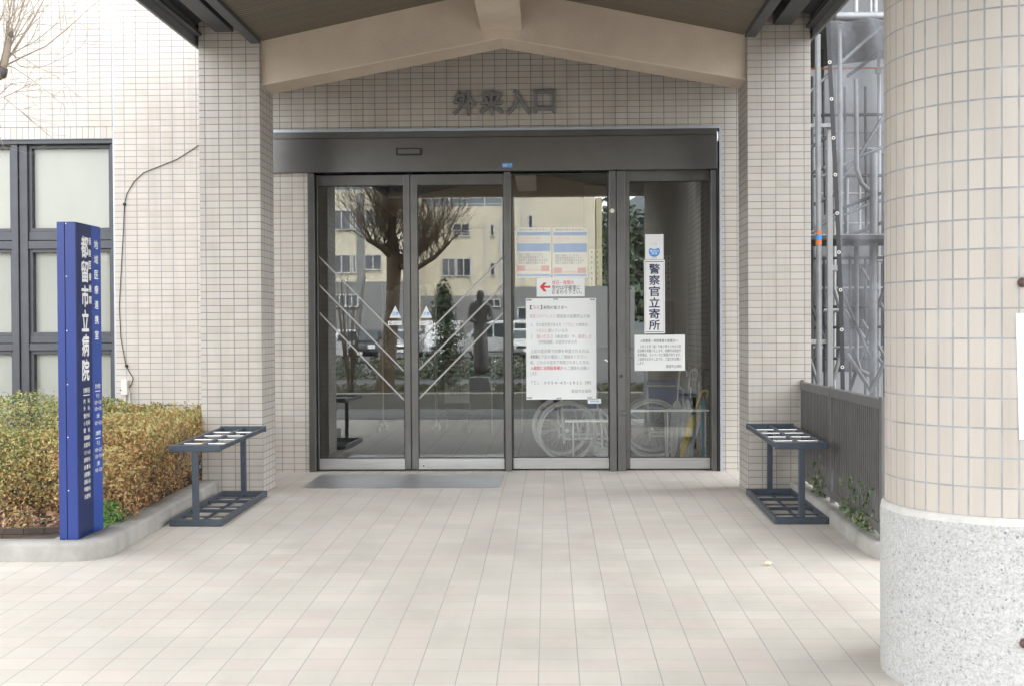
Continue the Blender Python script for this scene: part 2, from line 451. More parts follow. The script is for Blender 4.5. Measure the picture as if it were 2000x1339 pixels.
def pebble_mat():
    m, nt, b = new_mat('pebble_dash')
    g = nd(nt, 'ShaderNodeNewGeometry')
    warp = nd(nt, 'ShaderNodeTexNoise'); warp.inputs['Scale'].default_value = 45; warp.inputs['Detail'].default_value = 3
    nt.links.new(g.outputs['Position'], warp.inputs['Vector'])
    wp = nd(nt, 'ShaderNodeVectorMath', operation='MULTIPLY_ADD')
    nt.links.new(warp.outputs['Color'], wp.inputs[0]); wp.inputs[1].default_value = (.022,.022,.022); nt.links.new(g.outputs['Position'], wp.inputs[2])
    def vor(scale, feat='F1'):
        v = nd(nt, 'ShaderNodeTexVoronoi'); v.inputs['Scale'].default_value = scale; v.feature = feat
        nt.links.new(wp.outputs[0], v.inputs['Vector']); return v
    n1 = noise(nt, 95, 6, .68)
    base = ramp(nt, n1, [(.30, (.27,.27,.262)), (.43, (.46,.46,.447)), (.60, (.585,.585,.57)), (.8, (.52,.505,.47))])
    v2 = vor(88)
    sp = nd(nt, 'ShaderNodeSeparateColor'); nt.links.new(v2.outputs['Color'], sp.inputs[0])
    pick = mathn(nt, 'MULTIPLY', mathn(nt, 'GREATER_THAN', sp.outputs[0], .80), mathn(nt, 'LESS_THAN', v2.outputs['Distance'], mathn(nt, 'MULTIPLY', sp.outputs[2], .50)))
    dark = ramp(nt, sp.outputs[1], [(0, (.17,.18,.19)), (.55, (.34,.35,.36)), (.85, (.17,.18,.22)), (1, (.42,.35,.26))])
    c = mixc(nt, mathn(nt, 'MULTIPLY', pick, .85), base, dark)
    st = noise(nt, 3, 5, .6)
    c = mixc(nt, mathn(nt, 'MULTIPLY', st, .22), c, (.50,.48,.44))
    nt.links.new(c, b.inputs['Base Color']); b.inputs['Roughness'].default_value = .8
    ed = vor(150, 'DISTANCE_TO_EDGE')
    h = mathn(nt, 'ADD', mathn(nt, 'MULTIPLY', ed.outputs['Distance'], 1.2), n1)
    bump(nt, b, h, .9, .006)
    return m
M['pebble'] = pebble_mat()

def glass_mat(name, refl=.13, tint=(.80,.83,.82)):
    m = bpy.data.materials.new(name); m.use_nodes = True
    nt = m.node_tree
    nt.nodes.remove(nt.nodes['Principled BSDF'])
    out = nt.nodes['Material Output']
    tr = nd(nt, 'ShaderNodeBsdfTransparent'); tr.inputs[0].default_value = (*tint, 1)
    gl = nd(nt, 'ShaderNodeBsdfGlossy'); gl.inputs['Roughness'].default_value = 0.0; gl.inputs[0].default_value = (.95,.97,.96,1)
    fr = nd(nt, 'ShaderNodeFresnel'); fr.inputs[0].default_value = 1.5
    fac = mathn(nt, 'ADD', mathn(nt, 'MULTIPLY', fr.outputs[0], .8), refl)
    mx = nd(nt, 'ShaderNodeMixShader')
    nt.links.new(fac, mx.inputs[0]); nt.links.new(tr.outputs[0], mx.inputs[1]); nt.links.new(gl.outputs[0], mx.inputs[2])
    nt.links.new(mx.outputs[0], out.inputs[0])
    return m
M['glass'] = glass_mat('door_glass', .09, (.955,.965,.96))
M['win_glass'] = glass_mat('window_glass', -.015, (.96,.97,.96))
M['far_glass'] = plain('far_window_glass', (.06,.07,.08), .08, 0, var=.5, scale=.7, spec=.8)
M['car_glass'] = plain('car_glass', (.05,.065,.07), .06, 0, var=.2, scale=3, spec=.9)


def alpha_mat(name, col, alpha, rough=.8, var=.2, scale=20):
    m, nt, b = new_mat(name)
    f = noise(nt, scale, 5, .6)
    nt.links.new(ramp(nt, f, [(.3, tuple(c*(1-var) for c in col)), (.7, tuple(c*(1+var) for c in col))]), b.inputs['Base Color'])
    b.inputs['Roughness'].default_value = rough
    r = nd(nt, 'ShaderNodeMapRange'); r.inputs[3].default_value = alpha-.12; r.inputs[4].default_value = alpha+.12
    nt.links.new(noise(nt, 2.5, 4, .6), r.inputs[0]); nt.links.new(r.outputs[0], b.inputs['Alpha'])
    return m
M['mesh'] = alpha_mat('scaffold_mesh', (0.240,0.252,0.270), .42)
M['vinyl'] = alpha_mat('clear_vinyl', (.80,.81,.82), .62, .22, .22, 45)
M['acryl'] = alpha_mat('clear_partition_sheet', (.55,.57,.57), .35)
M['stripe'] = plain('frosted_tape', (0.422,0.408,0.394), .6, var=.05)

def leaf_mat(name, cols, rough=.55, axis_z=None):
    m, nt, b = new_mat(name)
    g = nd(nt, 'ShaderNodeNewGeometry')
    patch = noise(nt, 2.6, 3, .5)
    k = mathn(nt, 'ADD', mathn(nt, 'MULTIPLY', g.outputs['Random Per Island'], .55), mathn(nt, 'MULTIPLY', patch, .55))
    if axis_z:
        sp = nd(nt, 'ShaderNodeSeparateXYZ'); nt.links.new(g.outputs['Position'], sp.inputs[0])
        r = nd(nt, 'ShaderNodeMapRange'); r.inputs[1].default_value = axis_z[0]; r.inputs[2].default_value = axis_z[1]
        r.inputs[3].default_value = .22; r.inputs[4].default_value = -.22
        nt.links.new(sp.outputs[2], r.inputs[0]); k = mathn(nt, 'ADD', k, r.outputs[0])
        if len(axis_z) > 2:
            r2 = nd(nt, 'ShaderNodeMapRange'); r2.inputs[1].default_value = axis_z[2]; r2.inputs[2].default_value = axis_z[3]
            r2.inputs[3].default_value = -.12; r2.inputs[4].default_value = .14
            nt.links.new(sp.outputs[0], r2.inputs[0]); k = mathn(nt, 'ADD', k, r2.outputs[0])
    n = len(cols)
    c = ramp(nt, k, [(.12+.76*i/(n-1), c) for i, c in enumerate(cols)])
    nt.links.new(c, b.inputs['Base Color']); b.inputs['Roughness'].default_value = rough
    b.inputs['Subsurface Weight'].default_value = 0
    return m
M['hedge'] = leaf_mat('hedge_leaf', [(.19,.24,.085), (.31,.32,.11), (.44,.385,.15), (.46,.33,.13), (.45,.255,.10), (.27,.15,.075)], axis_z=(.1, .72, -3.4, -2.5))
M['weed'] = leaf_mat('weed_leaf', [(0.070,0.168,0.042), (0.112,0.266,0.056), (0.182,0.308,0.084)])
M['litter'] = leaf_mat('dead_leaf', [(0.224,0.119,0.070), (0.308,0.168,0.098), (0.392,0.224,0.126), (0.168,0.098,0.070)])
M['ivy'] = leaf_mat('ivy_leaf', [(.035,.07,.03), (.06,.11,.04), (.11,.15,.06), (.22,.20,.13)])
M['bush'] = leaf_mat('bush_leaf', [(0.034,0.056,0.032), (0.060,0.088,0.045), (0.085,0.120,0.064), (0.153,0.176,0.112)])
M['twig'] = plain('twig_bark', (.16,.13,.10), .9, var=.25, scale=20)
M['bark'] = plain('bark', (0.168,0.128,0.088), .9, var=.35, scale=6, bmp=.6, bscale=25)
M['bark_l'] = plain('pale_bark', (.30,.25,.19), .9, var=.3, scale=9, bmp=.4)
M['bark_k'] = plain('knob_bark', (.12,.10,.10), .9, var=.3, scale=14, bmp=.6, bscale=40)
M['grass'] = leaf_mat('grass_blade', [(.06,.09,.03), (.10,.12,.05), (.16,.15,.08)])

# ------------------------------------------------------------------ lettering
_fc = [0]
def text_mesh(s, bold=0, line=1.0, align='CENTER', char=1.0, extrude=0):
    cu = bpy.data.curves.new('lettering_src', 'FONT')
    cu.body = s; cu.size = 1; cu.offset = bold; cu.space_line = line; cu.space_character = char
    cu.align_x = align; cu.resolution_u = 2; cu.extrude = extrude
    ob = bpy.data.objects.new('lettering_src', cu); COL.objects.link(ob)
    dg = bpy.context.evaluated_depsgraph_get(); dg.update()
    me = bpy.data.meshes.new_from_object(ob.evaluated_get(dg))
    bpy.data.objects.remove(ob); bpy.data.curves.remove(cu)
    return me
def text_rect(s, x0, x1, z0, z1, mat, parent, plane='y', depth=0.0, bold=0, line=1.0, align='CENTER', name='lettering', extrude=0):
    """lettering fitted to a rectangle. plane 'y': x0..x1 along X facing -Y at Y=depth; plane 'x': along Y facing +X at X=depth"""
    me = text_mesh(s, 0, line, align, extrude=extrude)
    if not me.vertices: return None
    if bold > 0:            # heavier strokes: slightly shifted copies, each a hair behind the last
        vv = [tuple(v.co) for v in me.vertices]; ff = [tuple(p.vertices) for p in me.polygons]; nv = len(vv)
        V2, F2 = list(vv), list(ff)
        for q, (ax_, ay_) in enumerate(((-1,0),(1,0),(0,-1),(0,1))):
            V2 += [(x+ax_*bold, y+ay_*bold, z-(.00006 if extrude == 0 else .0009)*(q+1)) for (x, y, z) in vv]
            F2 += [tuple(i+nv*(q+1) for i in f) for f in ff]
        me = bpy.data.meshes.new(name); me.from_pydata(V2, [], F2)
    xs = [v.co.x for v in me.vertices]; ys = [v.co.y for v in me.vertices]
    ax, bx, ay, by = min(xs), max(xs), min(ys), max(ys)
    off = world_loc(parent)
    zs = max(v.co.z for v in me.vertices)
    for v in me.vertices:
        a = x0 + (v.co.x-ax)/max(1e-6, bx-ax)*(x1-x0)
        c = z0 + (v.co.y-ay)/max(1e-6, by-ay)*(z1-z0)
        h = v.co.z
        p = Vector((a, depth-h, c)) if plane == 'y' else Vector((depth+h, a, c))
        v.co = p - off
    me.materials.clear(); me.materials.append(mat)
    o = bpy.data.objects.new(name, me); COL.objects.link(o)
    o.parent = parent
    return o

exec_order = True
# ================================================================== THE SETTING
# paving: flat in front of the door, falling 2.4 % towards the drive
def floor_z(y):
    if y >= 8.58: return -.0075*(y-8.58)
    return -.0237*(8.58-y)
mb = MB()
ys = [2.8, 4, 5, 6, 7, 8, 8.58, 9.4, 10.47]
for i in range(len(ys)-1):
    a, b = ys[i], ys[i+1]
    mb.add([(-14,a,floor_z(a)),(7,a,floor_z(a)),(7,b,floor_z(b)),(-14,b,floor_z(b))], [(0,1,2,3)])
tag(mb.build('paving', M['paving']), kind='structure')
mb = MB()
ys = [(2.79,floor_z(2.8)-.012), (0,-.21), (-.95,-.23)]
for (a, za), (b, zb) in zip(ys[:-1], ys[1:]):
    mb.quad((-60,b,zb),(60,b,zb),(60,a,za),(-60,a,za))
tag(mb.build('driveway', M['drive']), kind='structure')
mb = MB().quad((-3000,-3000,-.42),(3000,-3000,-.42),(3000,3000,-.42),(-3000,3000,-.42))
tag(mb.build('ground', M['ground']), kind='structure')
mb = MB().quad((-80,-70,-.36),(80,-70,-.36),(80,-5.6,-.36),(-80,-5.6,-.36))
tag(mb.build('road', M['asphalt']), kind='structure')
mb = MB()
mb.quad((-60,-11.9,-.356),(60,-11.9,-.356),(60,-11.4,-.356),(-60,-11.4,-.356))
for k in range(-8, 12):
    mb.quad((k*2.6,-39,-.356),(k*2.6+.12,-39,-.356),(k*2.6+.12,-34,-.356),(k*2.6,-34,-.356))
tag(mb.build('road_marking', M['roadpaint']), kind='structure')
mb = MB().quad((-30,2.78,floor_z(2.8)-.006),(30,2.78,floor_z(2.8)-.006),(30,2.86,floor_z(2.86)+.004),(-30,2.86,floor_z(2.86)+.004))
tag(mb.build('paving_edge_line', M['roadpaint']), kind='structure')

# hills far behind the viewer
rng = random.Random(4)
mb = MB()
N = 60
tops = []
for i in range(N+1):
    x = -900 + 1800*i/N
    h = 118 + 16*math.sin(i*.55) + 12*math.sin(i*1.37+1) + 7*math.sin(i*2.9) + rng.uniform(-3,3)
    if abs(x+70) < 55: h += 22*(1-abs(x+70)/55)
    if x < -230: h *= .55
    tops.append((x, h))
for i in range(N):
    (xa, ha), (xb, hb) = tops[i], tops[i+1]
    mb.quad((xa,-900,-1),(xb,-900,-1),(xb,-1100,hb),(xa,-1100,ha))
    mb.quad((xa,-1100,ha),(xb,-1100,hb),(xb,-1400,-1),(xa,-1400,-1))
M['hill'] = plain('wooded_hill', (.10,.12,.13), .95, var=.25, scale=.02)
tag(mb.build('hills', M['hill'], smooth=60), kind='structure')

# ================================================================== THE HOSPITAL BUILDING
YD = 10.23       # face of the door wall
YW = 10.06       # face of the window wall
bld = thing('hospital_building', 'beige tiled hospital wall around the entrance with dark framed window on its left', 'building', (-2, 10.4, 0))
HB, HT = 2.480, 2.815
HX0, HX1 = -2.70, 1.392
mb = MB()
mb.box(-2.75, 1.424, YD, YD+.24, HT+.01, 7)                # above the header
mb.box(-2.75, at(604,640,YD).x, YD, YD+.24, -.4, HT+.01)       # left of the doors
mb.box(1.424, 2.02, YD, YD+.24, -.4, 7)            # right of the doors
mb.build('entrance_wall', M['tile_door'], bld)
WX1, WZ1, WZ0 = -3.597, 2.757, .35
mb = MB()
mb.box(-12, WX1, YW, YW+.3, WZ1+.1, 7)
mb.box(WX1+.012, -2.62, YW, YW+.3, -.4, 7)
mb.box(-12, WX1, YW, YW+.3, -.4, WZ0)
mb.build('window_wall', M['tile_left'], bld)
MB().box(-12, WX1, YW+.002, YW+.3, WZ1, WZ1+.1).build('soldier_course', M['soldier'], bld)
MB().box(WX1, WX1+.012, YW+.004, YW+.3, -.4, 7).build('expansion_joint', M['alu'], bld)
# window
wf = MB()
px = lambda u, v=470: at(u, v, YW+.05).x
pz = lambda v, u=130: at(u, v, YW+.05).z
yf0, yf1 = YW+.05, YW+.13
ZT1, ZT0 = pz(452), pz(486)
ZS1, ZS0 = pz(655), pz(684)
xm0, xm1 = px(25), px(55)
frame = MB()
frame.box(-12, WX1, YW+.012, YW+.16, WZ1-.035, WZ1)                   # head
frame.box(WX1-.03, WX1, YW+.03, YW+.16, WZ0, WZ1-.036)                    # right jamb
frame.box(xm0, xm0+.055, YW+.03, YW+.16, WZ0, WZ1-.036)               # mullions
frame.box(xm0+.06, xm1, YW+.045, YW+.16, WZ0, WZ1-.036)
for (a, b) in ((ZT0, ZT1), (ZS0, ZS1)):
    frame.box(-12, xm0-.001, yf0, yf1+.02, a, a+(b-a)*.46); frame.box(-12, xm0-.001, yf0+.012, yf1+.02, a+(b-a)*.5, b)
    frame.box(xm1+.001, WX1-.031, yf0, yf1+.02, a, a+(b-a)*.46); frame.box(xm1+.001, WX1-.031, yf0+.012, yf1+.02, a+(b-a)*.5, b)
win = frame.build('window', M['win_frame'], bld, bevel=.003)
sash = MB()
bays = [(-12, xm0), (xm1, WX1-.03)]
rows_ = [(WZ0, ZS0), (ZS1, ZT0), (ZT1, WZ1-.036)]
for (a, b) in bays:
    for (c, d) in rows_:
        t = .028
        sash.box(a+.002, a+t, yf0+.02, yf1, c+.002, d-.002); sash.box(b-t, b-.002, yf0+.02, yf1, c+.002, d-.002)
        sash.box(a+t+.001, b-t-.001, yf0+.02, yf1, d-t, d-.002); sash.box(a+t+.001, b-t-.001, yf0+.02, yf1, c+.002, c+t)
sash.build('sash', M['win_frame'], win)
pane = MB()
for (a, b) in bays:
    for (c, d) in rows_:
        pane.box(a+.02, b-.02, yf0+.05, yf0+.056, c+.02, d-.02)
pane.build('pane', M['win_glass'], win)
M['blind'] = plain('window_film', (.85,.82,.75), .7, var=.10, scale=1.2, stretch=(1,1,.4))
bl = MB()
for (a, b) in bays:
    for (c, d) in rows_:
        bl.box(a+.01, b-.01, yf0+.085, yf0+.092, c+.01, d-.01)
bl.build('blind', M['blind'], win)

# rooms behind the entrance
rm = MB()
rm.box(-2.05, -1.99, YD+.25, 18, -.02, 2.75)
rm.box(-2.05, 1.89, 17.9, 18, -.02, 2.75)
rm.box(.36, 1.89, 12.45, 12.6, -.02, 2.62)
rm.build('inner_wall', M['inner_wall'], bld)
MB().box(1.40, 1.55, YD+.25, 12.44, -.02, 2.62).build('vestibule_wall', M['inner_tile'], bld)
MB().box(-2.0, 1.89, YD+.245, 17.9, 2.62, 2.75).build('inner_ceiling', M['inner_ceil'], bld)
MB().box(-2.0, 1.89, 10.472, 17.9, -.06, -.012).build('inner_floor', M['inner_floor'], bld)
MB().box(-14, 2.02, YD+.35, 34, 7.0, 32).build('sun_block_storeys', M['tile_left'], bld)  # unseen mass, height added to keep the sun off the entrance
MB().box(-12, -2.06, YW+.9, YW+1.0, -.4, 7).build('office_back_wall', M['inner_wall'], bld)
mb = MB().box(1.9, 2.02, YD+.241, 18.2, -.4, 7)
mb.build('outer_side_wall', M['tile_door'], bld)

# ================================================================== ENTRANCE DOORS
YL = 10.27       # sliding leaf plane
door = thing('automatic_door', 'dark stainless automatic entrance door with tall header and four glazed bays', 'door', (-.45, 10.3, 0))
hd = MB()
hd.box(HX0, HX1, YD-.035, YD+.20, HB, HT-.055)
hd.build('header', M['steel_h'], door, bevel=.002)
MB().box(HX0, HX1, YD-.025, YD+.2, HT-.052, HT-.001).build('header_cap', M['steel'], door, bevel=.002)
tr = MB()
tr.box(HX0, 1.424, YD-.030, YD+.05, HT, HT+.022)
tr.box(1.410, 1.428, YD-.030, YD+.05, -.02, HT-.001)
tr.build('edge_trim', M['alu'], door)
X = lambda u, v=640: at(u, v, YL).x
Z = lambda v, u=1000: at(u, v, YL).z
FZ = -.012
ZBR = Z(894)        # top of the bottom rails
# outer jambs and posts
def post(u0, u1, y0, y1, z1=HB-.003, mat='steel', name='post'):
    return MB().box(X(u0), X(u1), y0, y1, FZ, z1).build(name, M[mat], door, bevel=.003)
post(605, 618, YD-.02, YD+.16)
post(986, 999, YD+.005, YD+.16)
post(1190, 1203, YD-.015, YD+.16)
pm = post(1205, 1221, YD-.005, YD+.16)
post(1388, 1399, YD-.01, YD+.16)
MB().box(X(1400), 1.409, YD-.02, YD+.16, FZ, HB-.003).build('jamb_shadow_gap', M['black'], door)
# sliding leaves
def leaf(u0, u1, g0, g1, gtop, y, name='sliding_door', top=339):
    fr = MB()
    zt = Z(top)
    fr.box(X(u0), X(g0), y, y+.045, FZ+.012, zt); fr.box(X(g1), X(u1), y, y+.045, FZ+.012, zt)
    fr.box(X(g0)+.0005, X(g1)-.0005, y, y+.045, Z(gtop), zt-.0005)
    lf = fr.build(name, M['steel'], door, bevel=.003)
    MB().box(X(g0)+.0005, X(g1)-.0005, y-.001, y+.044, FZ+.012, ZBR).build('bottom_rail', M['steel_b'], lf, bevel=.002)
    MB().box(X(g0)-.005, X(g1)+.005, y+.019, y+.025, ZBR-.005, Z(gtop)+.005).build('pane', M['glass'], lf)
    gk = MB()
    gk.box(X(g0)+.001, X(g0)+.006, y+.012, y+.018, ZBR+.001, Z(gtop)-.001); gk.box(X(g1)-.006, X(g1)-.001, y+.012, y+.018, ZBR+.001, Z(gtop)-.001)
    gk.box(X(g0)+.0065, X(g1)-.0065, y+.012, y+.018, ZBR+.001, ZBR+.006); gk.box(X(g0)+.0065, X(g1)-.0065, y+.012, y+.018, Z(gtop)-.006, Z(gtop)-.001)
    gk.build('gasket', M['black'], lf)
    return lf
LY = YD+.05
leafA = leaf(619, 801, 622, 789, 360, LY)
leafB = leaf(803, 985, 816, 984, 360, LY)
leafC = leaf(1000, 1189.5, 1001, 1189, 340, YD+.075, 'fixed_light')
leafD = leaf(1222, 1387.5, 1230, 1387, 356, LY+.01, 'side_door', top=335)
MB().box(X(801.3), X(802.7), LY+.006, LY+.04, FZ+.012, Z(339)).build('meeting_gasket', M['black'], door)
# diagonal tapes on the two leaves
sa, sb = MB(), MB()
ty = LY+.0165
for (za, zb) in ((497, 669), (552, 724), (606, 780)):
    for (m_, ua, ub) in ((sa, 622, 789), (sb, 984, 816)):
        k = (ub-ua)
        a = at(ua, za+3, ty); b = at(ub, zb, ty)
        d = (b-a).normalized(); n = Vector((-d.z, 0, d.x))*.0065
        m_.add([a+n, b+n, b-n, a-n, a+n+Vector((0,.001,0)), b+n+Vector((0,.001,0)), b-n+Vector((0,.001,0)), a-n+Vector((0,.001,0))],
               [(0,1,2,3),(7,6,5,4),(0,4,5,1),(1,5,6,2),(2,6,7,3),(3,7,4,0)])
sa.build('safety_tape', M['stripe'], leafA)
sb.build('safety_tape', M['stripe'], leafB)
# small hardware
MB().lathe([(.0135,0),(.0135,.004),(.010,.006)], (X(826), LY-.001, Z(908)), 20, 'y').build('floor_lock', M['chrome'], leafB, smooth=40)
MB().lathe([(.008,0),(.008,.0065)], (X(826), LY-.001, Z(908)), 16, 'y').build('keyhole', M['black'], leafB)
MB().lathe([(.014,0),(.014,.006)], (X(1212), YD-.005, Z(734)), 20, 'y').build('lock_cylinder', M['black'], door)
hh = MB(); hh.box(X(1210), X(1222), YD-.03, YD-.005, Z(809), Z(801)); hh.build('door_pull', M['steel_h'], door, bevel=.003)
MB().box(X(1228), X(1387), LY+.06, LY+.075, Z(806), Z(801)).build('push_bar', M['chrome'], leafD, bevel=.004)
sn = MB(); sn.box(at(773,0,YD).x, at(823,0,YD).x, YD-.065, YD-.035, at(800,305,YD).z, at(800,292,YD).z)
so = sn.build('door_sensor', M['black'], None, bevel=.004); tag(so, 'small black motion sensor box fixed on the dark steel door header', 'sensor')
MB().box(at(777,0,YD).x, at(819,0,YD).x, YD-.0665, YD-.064, at(800,303,YD).z, at(800,294,YD).z).build('sensor_window', M['steel_h'], so)
lb = MB().box(at(979,0,YD).x, at(999,0,YD).x, YD-.037, YD-.0355, at(990,329,YD).z, at(990,320,YD).z).build('sticker', M['ink_sky'])
tag(lb, 'tiny blue maker sticker at the lower edge of the door header', 'sticker')
text_rect('自動ドア', at(981,0,YD).x, at(998,0,YD).x, at(990,327.5,YD).z, at(990,321.5,YD).z, M['white'], lb, depth=YD-.038, bold=.01)
yd = MB().lathe([(.019,0),(.019,.002)], (X(1196), YD-.0155, Z(415)), 20, 'y').build('round_sticker', M['paper_c'])
tag(yd, 'small round pale yellow sticker high on the post beside the glazed side door', 'sticker')
# floor plate
fpz = floor_z(9.5)+.004
mb = MB().box(-1.862, -.376, 9.085, 9.965, fpz-.02, fpz)
tag(mb.build('door_mat', M['mat_steel'], bevel=.001), 'flat stainless steel plate set in the paving before the sliding doors', 'mat')

# letters over the door
LT = thing('wall_lettering', 'four dark metal characters standing on the tiles above the entrance header', 'lettering', (-.35, YD, 3.0))
for ch, u0, u1 in (('外', 885, 931), ('来', 937, 984), ('入', 990, 1036), ('口', 1043, 1085)):
    z0, z1 = at(985, 226 if ch != '口' else 223, YD).z, at(985, 177 if ch != '口' else 179, YD).z
    text_rect(ch, at(u0,200,YD).x, at(u1,200,YD).x, z0, z1, M['letter'], LT, depth=YD-.020, bold=.022, name='letter', extrude=.018)

# ================================================================== PILLARS, CANOPY
PY0, PY1 = 8.77, 9.18
pl = MB().box(-2.507, -2.063, PY0, PY1, -.3, 3.56).build('tiled_pillar', M['tile_pillar'], bevel=.004)
tag(pl, 'square beige tiled pillar by the clipped hedge, left of the doors', 'pillar', 'square pillars of the entrance')
pr = MB().box(1.409, 1.856, PY0, PY1, -.3, 3.56).build('tiled_pillar', M['tile_pillar_b'], bevel=.004)
tag(pr, 'square beige tiled pillar by the grey slat fence, right of the doors', 'pillar', 'square pillars of the entrance')

can = thing('entrance_canopy', 'gabled entrance canopy with brown board ceiling, plastered beams and dark steel edges', 'canopy', (-.33, 6, 3.2))
RX = -.330           # ridge
CE = 3.252           # ceiling at the pillars' inner edge
CS = .2075           # slope
CH = 1.722           # half span of the ceiling
CY0, CY1 = 1.2, YD-.01
def cz(x): return CE + CS*(CH-abs(x-RX))
mb = MB()
for s in (-1, 1):
    xe = RX+s*CH
    for (y0, y1) in ((CY0+.25, CY1),):
        a = [(RX, cz(RX)), (xe, CE), (xe, CE+.03), (RX, cz(RX)+.03)]
        mb.prism(a, 'y', y0, y1)
mb.build('board_ceiling', M['ceiling'], can)
rb = MB().box(RX-.148, RX+.148, CY0+.25, 8.812, 3.306, cz(RX)+.02)
rb.build('ridge_beam', M['stucco'], can, bevel=.006)
gb = MB()
zl, zp = 2.93, 3.25
xl, xr = -2.066, 1.412
gb.add([(xl,8.81,zl),(RX,8.81,zp),(xr,8.81,zl),(xr,8.81,CE+.04),(RX,8.81,cz(RX)+.04),(xl,8.81,CE+.04),
        (xl,9.14,zl),(RX,9.14,zp),(xr,9.14,zl),(xr,9.14,CE+.04),(RX,9.14,cz(RX)+.04),(xl,9.14,CE+.04)],
       [(0,1,4,5),(1,2,3,4),(7,6,11,10),(8,7,10,9),(0,6,7,1),(1,7,8,2),(0,5,11,6),(2,8,9,3),(5,4,10,11),(4,3,9,10)])
gb.build('gable_beam', M['stucco'], can, bevel=.008)
# steel edges outside the ceiling, each running towards the drive
for s in (-1, 1):
    ou = MB(); rl = MB(); dk = MB(); pu = MB(); li = MB()
    xe = RX+s*CH
    # rail at the edge of the boards
    rl.box(xe+s*.002, xe+s*.075, CY0+.25, 8.765, CE-.03, CE+.05)
    # purlin box
    pu.box(RX+s*(CH+.20), RX+s*(CH+.33), CY0+.25, 8.765, CE+.055, CE+.20)
    # deck
    x1 = RX+s*(CH+.475)
    dk.prism([(xe+s*.02, CE+.235), (x1, CE+.125), (x1, CE+.165), (xe+s*.02, CE+.275)], 'y', CY0+.25, CY1)
    # fascia with lip
    ou.box(RX+s*(CH+.480), RX+s*(CH+.500), CY0, CY1, CE-.035, CE+.34)
    li.box(RX+s*(CH+.43), RX+s*(CH+.4795), CY0+.25, 8.765, CE+.03, CE+.05)
    rl.build('edge_rail', M['roof_steel'], can, bevel=.004)
    pu.build('purlin', M['roof_steel'], can, bevel=.004)
    dk.build('roof_deck', M['roof_steel'], can)
    ou.build('fascia', M['roof_steel_l'], can, bevel=.003)
    li.build('gutter_lip', M['roof_steel'], can)
rf = MB()
for s in (-1, 1):
    a = [(RX, cz(RX)+.62), (RX+s*(CH+.50), CE+.345), (RX+s*(CH+.50), CE+.375), (RX, cz(RX)+.66)]
    rf.prism(a, 'y', CY0, CY1)
rf.build('roof_sheet', M['roof_steel'], can)
fb = MB()
fb.prism([(RX-CH-.478, CE-.02), (RX+CH+.478, CE-.02), (RX+CH+.478, CE+.34), (RX, cz(RX)+.61), (RX-CH-.478, CE+.34)], 'y', CY0+.02, CY0+.245)
fb.build('front_beam', M['stucco'], can, bevel=.006)

# round column
rc = thing('round_column', 'thick round column of pale tall tiles on a rough white pebble base', 'column', (COLC[0], COLC[1], floor_z(4.56)))
MB().lathe([(.425,.50),(.425,3.75)], (COLC[0], COLC[1], 0), 128).build('tiled_shaft', M['tile_column'], rc, smooth=40)
MB().lathe([(.442,-.16),(.442,.503),(.434,.520)], (COLC[0], COLC[1], 0), 128).build('pebble_base', M['pebble'], rc, smooth=60)
MB().lathe([(.440,.503),(.438,.521),(.432,.531),(.4255,.5345)], (COLC[0], COLC[1], 0), 128).build('mortar_collar', M['mortar'], rc, smooth=60)
def col_pt(u, v, r=.425):
    d = ray(u, v); ox, oy = CAM_POS.x-COLC[0], CAM_POS.y-COLC[1]
    a = d.x**2+d.y**2; b = 2*(ox*d.x+oy*d.y); c = ox*ox+oy*oy-r*r
    t = (-b-math.sqrt(max(0, b*b-4*a*c)))/(2*a)
    return CAM_POS+d*t
for (u, v, r) in ((1997, 552, .425), (2001, 1255, .442)):
    p = col_pt(u, v, r); n = Vector((p.x-COLC[0], p.y-COLC[1], 0)).normalized()
    k = MB()
    pts = [p+n*t for t in (-.002, .004, .011, .016, .019)]
    k.tube(pts, [.016, .0165, .0145, .009, .002], 16)
    k.build('anchor_bolt', plain('rusty_bolt', (.10,.065,.055), .6, .3, var=.3, scale=60), rc, smooth=60)
# sign plate on the column, only its edge is in the picture
pa = col_pt(1984, 612); pb = col_pt(1990, 857)
a0 = math.atan2(pa.x-COLC[0], -(pa.y-COLC[1]))
mb = MB()
rr0, rr1 = .4262, .4285
nseg = 10
da = (col_pt(1990, 857).x-pa.x)/.425
for (i) in range(nseg):
    pass
vsn = []; fcs = []
for i in range(nseg+1):
    for (zz, dd) in ((pb.z, .010), (pa.z, 0)):
        for r in (rr1, rr0):
            an = a0 + dd/.425 + .30*i/nseg/.425
            vsn.append((COLC[0]+r*math.sin(an), COLC[1]-r*math.cos(an), zz))
for i in range(nseg):
    o = i*4
    fcs += [(o, o+4, o+6, o+2), (o+1, o+3, o+7, o+5), (o, o+1, o+5, o+4), (o+2, o+6, o+7, o+3)]
fcs += [(0,2,3,1), (nseg*4, nseg*4+1, nseg*4+3, nseg*4+2)]
mb.add(vsn, fcs)
tag(mb.build('notice_sheet', M['paper']), 'plain white sheet wrapped on the round tiled column', 'notice')

